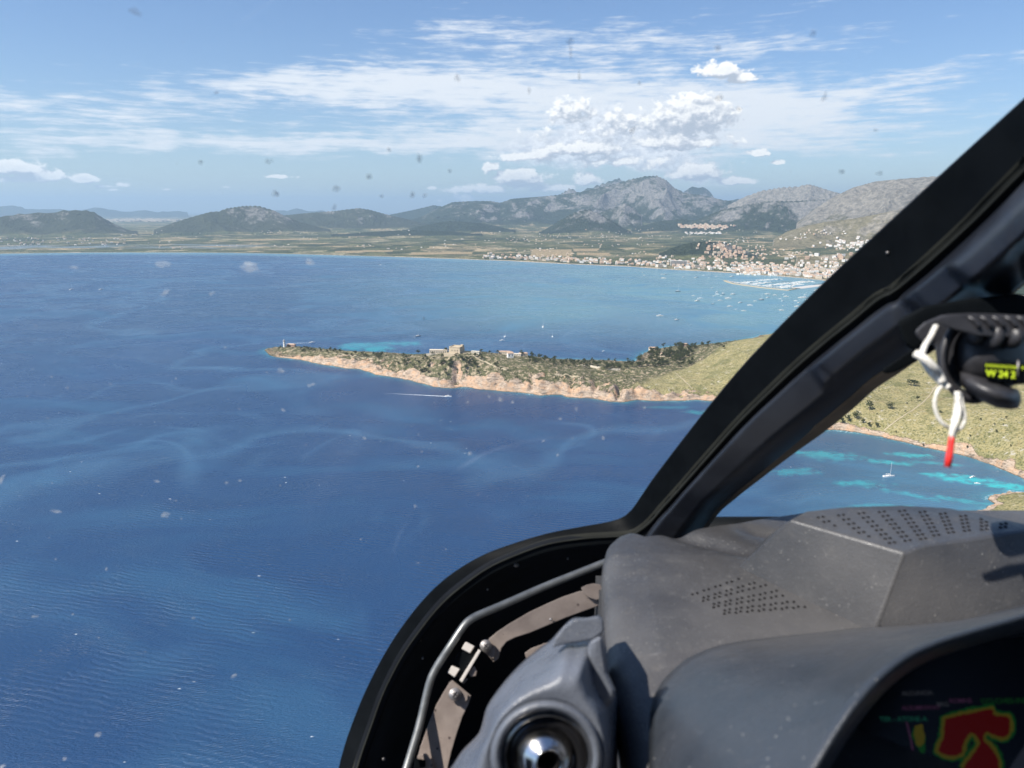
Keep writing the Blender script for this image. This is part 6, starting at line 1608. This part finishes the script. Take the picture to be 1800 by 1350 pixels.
def on_comp(body, x, y, size):
    o0 = cpt(*z6(x, y), .0382 + .001); tilt = R(-4)
    ex = RGT * math.cos(tilt) + UPV * math.sin(tilt); ey = -RGT * math.sin(tilt) + UPV * math.cos(tilt); ez = -FWD
    text_mesh(body, size, 'heading_figures', [M_lume], win, Matrix(((ex.x, ey.x, ez.x, o0.x), (ex.y, ey.y, ez.y, o0.y), (ex.z, ey.z, ez.z, o0.z), (0, 0, 0, 1))), .0002)
on_comp('W 24 2', 686, 640, 62 / 3.97 * pxm * 1.0)
bm = bmesh.new()
for k in range(22):
    c_ = cpt(*z6(690 + k * 14, 556 + k * 1.0 + 8), .0385); hh = (.0016 if k % 2 else .0024)
    w2 = .00032; vs = [bm.verts.new(c_ + RGT * sx * w2 + UPV * sy * hh * .5) for sx, sy in ((-1, -1), (1, -1), (1, 1), (-1, 1))]; bm.faces.new(vs)
from_bm('tick_marks', bm, [M_lume], win, smooth=False)
bm = bmesh.new(); tube(bm, [cpt(*z6(912, 530), .042), cpt(*z6(908, 640), .042)], .0006, 8); from_bm('lubber_line', bm, [M_steel], win)
# arm holding the compass on the post, and a black tongue below it
slab('mount_arm', [(*z6(*q), CD + .07) for q in ((60, 250), (250, 150), (560, 100), (900, 60), (1100, 100), (1100, 230), (700, 240), (420, 280), (330, 420), (200, 480), (110, 420))], 1, .05, [M_black], comp, .01)
slab('tongue', [(*z6(*q), CD + .06) for q in ((-40, 610), (-30, 590), (160, 460), (330, 400), (345, 440), (230, 520), (60, 610), (-10, 625))], 1, .006, [M_black], comp, .002)

# ---------------------------------------------------------------- cord with red end
cord = empty('pull_cord', pd(1672, 760, .53)); tag(cord, 'looped white cord with a red end sleeve hanging beside the compass', 'cord')
def cord_mat():
    m, t, p = mat('white_braid'); P = t.obj()
    c = t.mix(t.ss(t.noise(P, 500, 3, .6), .35, .65), (.50, .48, .43), (.78, .76, .70)); t.put(p.inputs['Base Color'], c); p.inputs['Roughness'].default_value = .8; return m
M_cord = cord_mat(); M_red = simple('red_sleeve', (.72, .035, .03), .4, var=.1)
CZ = .525
for pts, r in (([(1645, 574, .55), (1636, 592, .54), (1626, 608, .53), (1621, 622, CZ)], .0021), ([(1609, 621, CZ), (1624, 630, CZ - .004), (1640, 645, CZ - .004), (1650, 658, CZ), (1656, 672, CZ)], .0030), ([(1622, 632, CZ + .004), (1636, 654, CZ + .004), (1652, 670, CZ + .004), (1668, 682, CZ)], .0024),
               ([(1656, 679, CZ), (1648, 688, CZ), (1643, 705, CZ), (1645, 722, CZ), (1652, 738, CZ), (1662, 748, CZ), (1670, 752, CZ + .003)], .0013),
               ([(1683, 688, CZ), (1684, 705, CZ), (1681, 725, CZ), (1677, 745, CZ), (1673, 768, CZ)], .0021), ([(1687, 692, CZ + .002), (1692, 715, CZ), (1695, 735, CZ), (1690, 750, CZ - .002), (1680, 757, CZ), (1675, 768, CZ)], .0016), ([(1684, 700, CZ - .002), (1687, 722, CZ - .003), (1680, 748, CZ - .003), (1674, 768, CZ)], .0014)):
    bm = bmesh.new(); tube(bm, [pd(*tuple(q)) for q in catmull(pts, 30)], r, 10); from_bm('cord_strand', bm, [M_cord], cord)
bm = bmesh.new(); tube(bm, [pd(1673, 764, CZ), pd(1672.5, 775, CZ), pd(1669, 800, CZ), pd(1665.5, 821, CZ)], [.0018, .0021, .0023, .0024], 14); from_bm('red_sleeve', bm, [M_red], cord)
# ================================================================== haze
def build_haze():
    bm = bmesh.new(); bmesh.ops.create_cube(bm, size=1)
    o = from_bm('haze', bm, [], smooth=False)
    o.scale = (130000, 130000, 1361); o.location = (0, 0, -11 + 1361 / 2)
    m = bpy.data.materials.new('haze_air'); m.use_nodes = True; t = NT(m.node_tree); t.n.clear()
    pv = t.node('ShaderNodeVolumePrincipled', {'Color': (.56, .79, 1.0), 'Density': HAZE, 'Anisotropy': .2})
    out = t.node('ShaderNodeOutputMaterial'); t.l.new(pv.outputs[0], out.inputs['Volume'])
    o.data.materials.append(m); o['kind'] = 'stuff'
HAZE = 3.7e-5
build_haze()
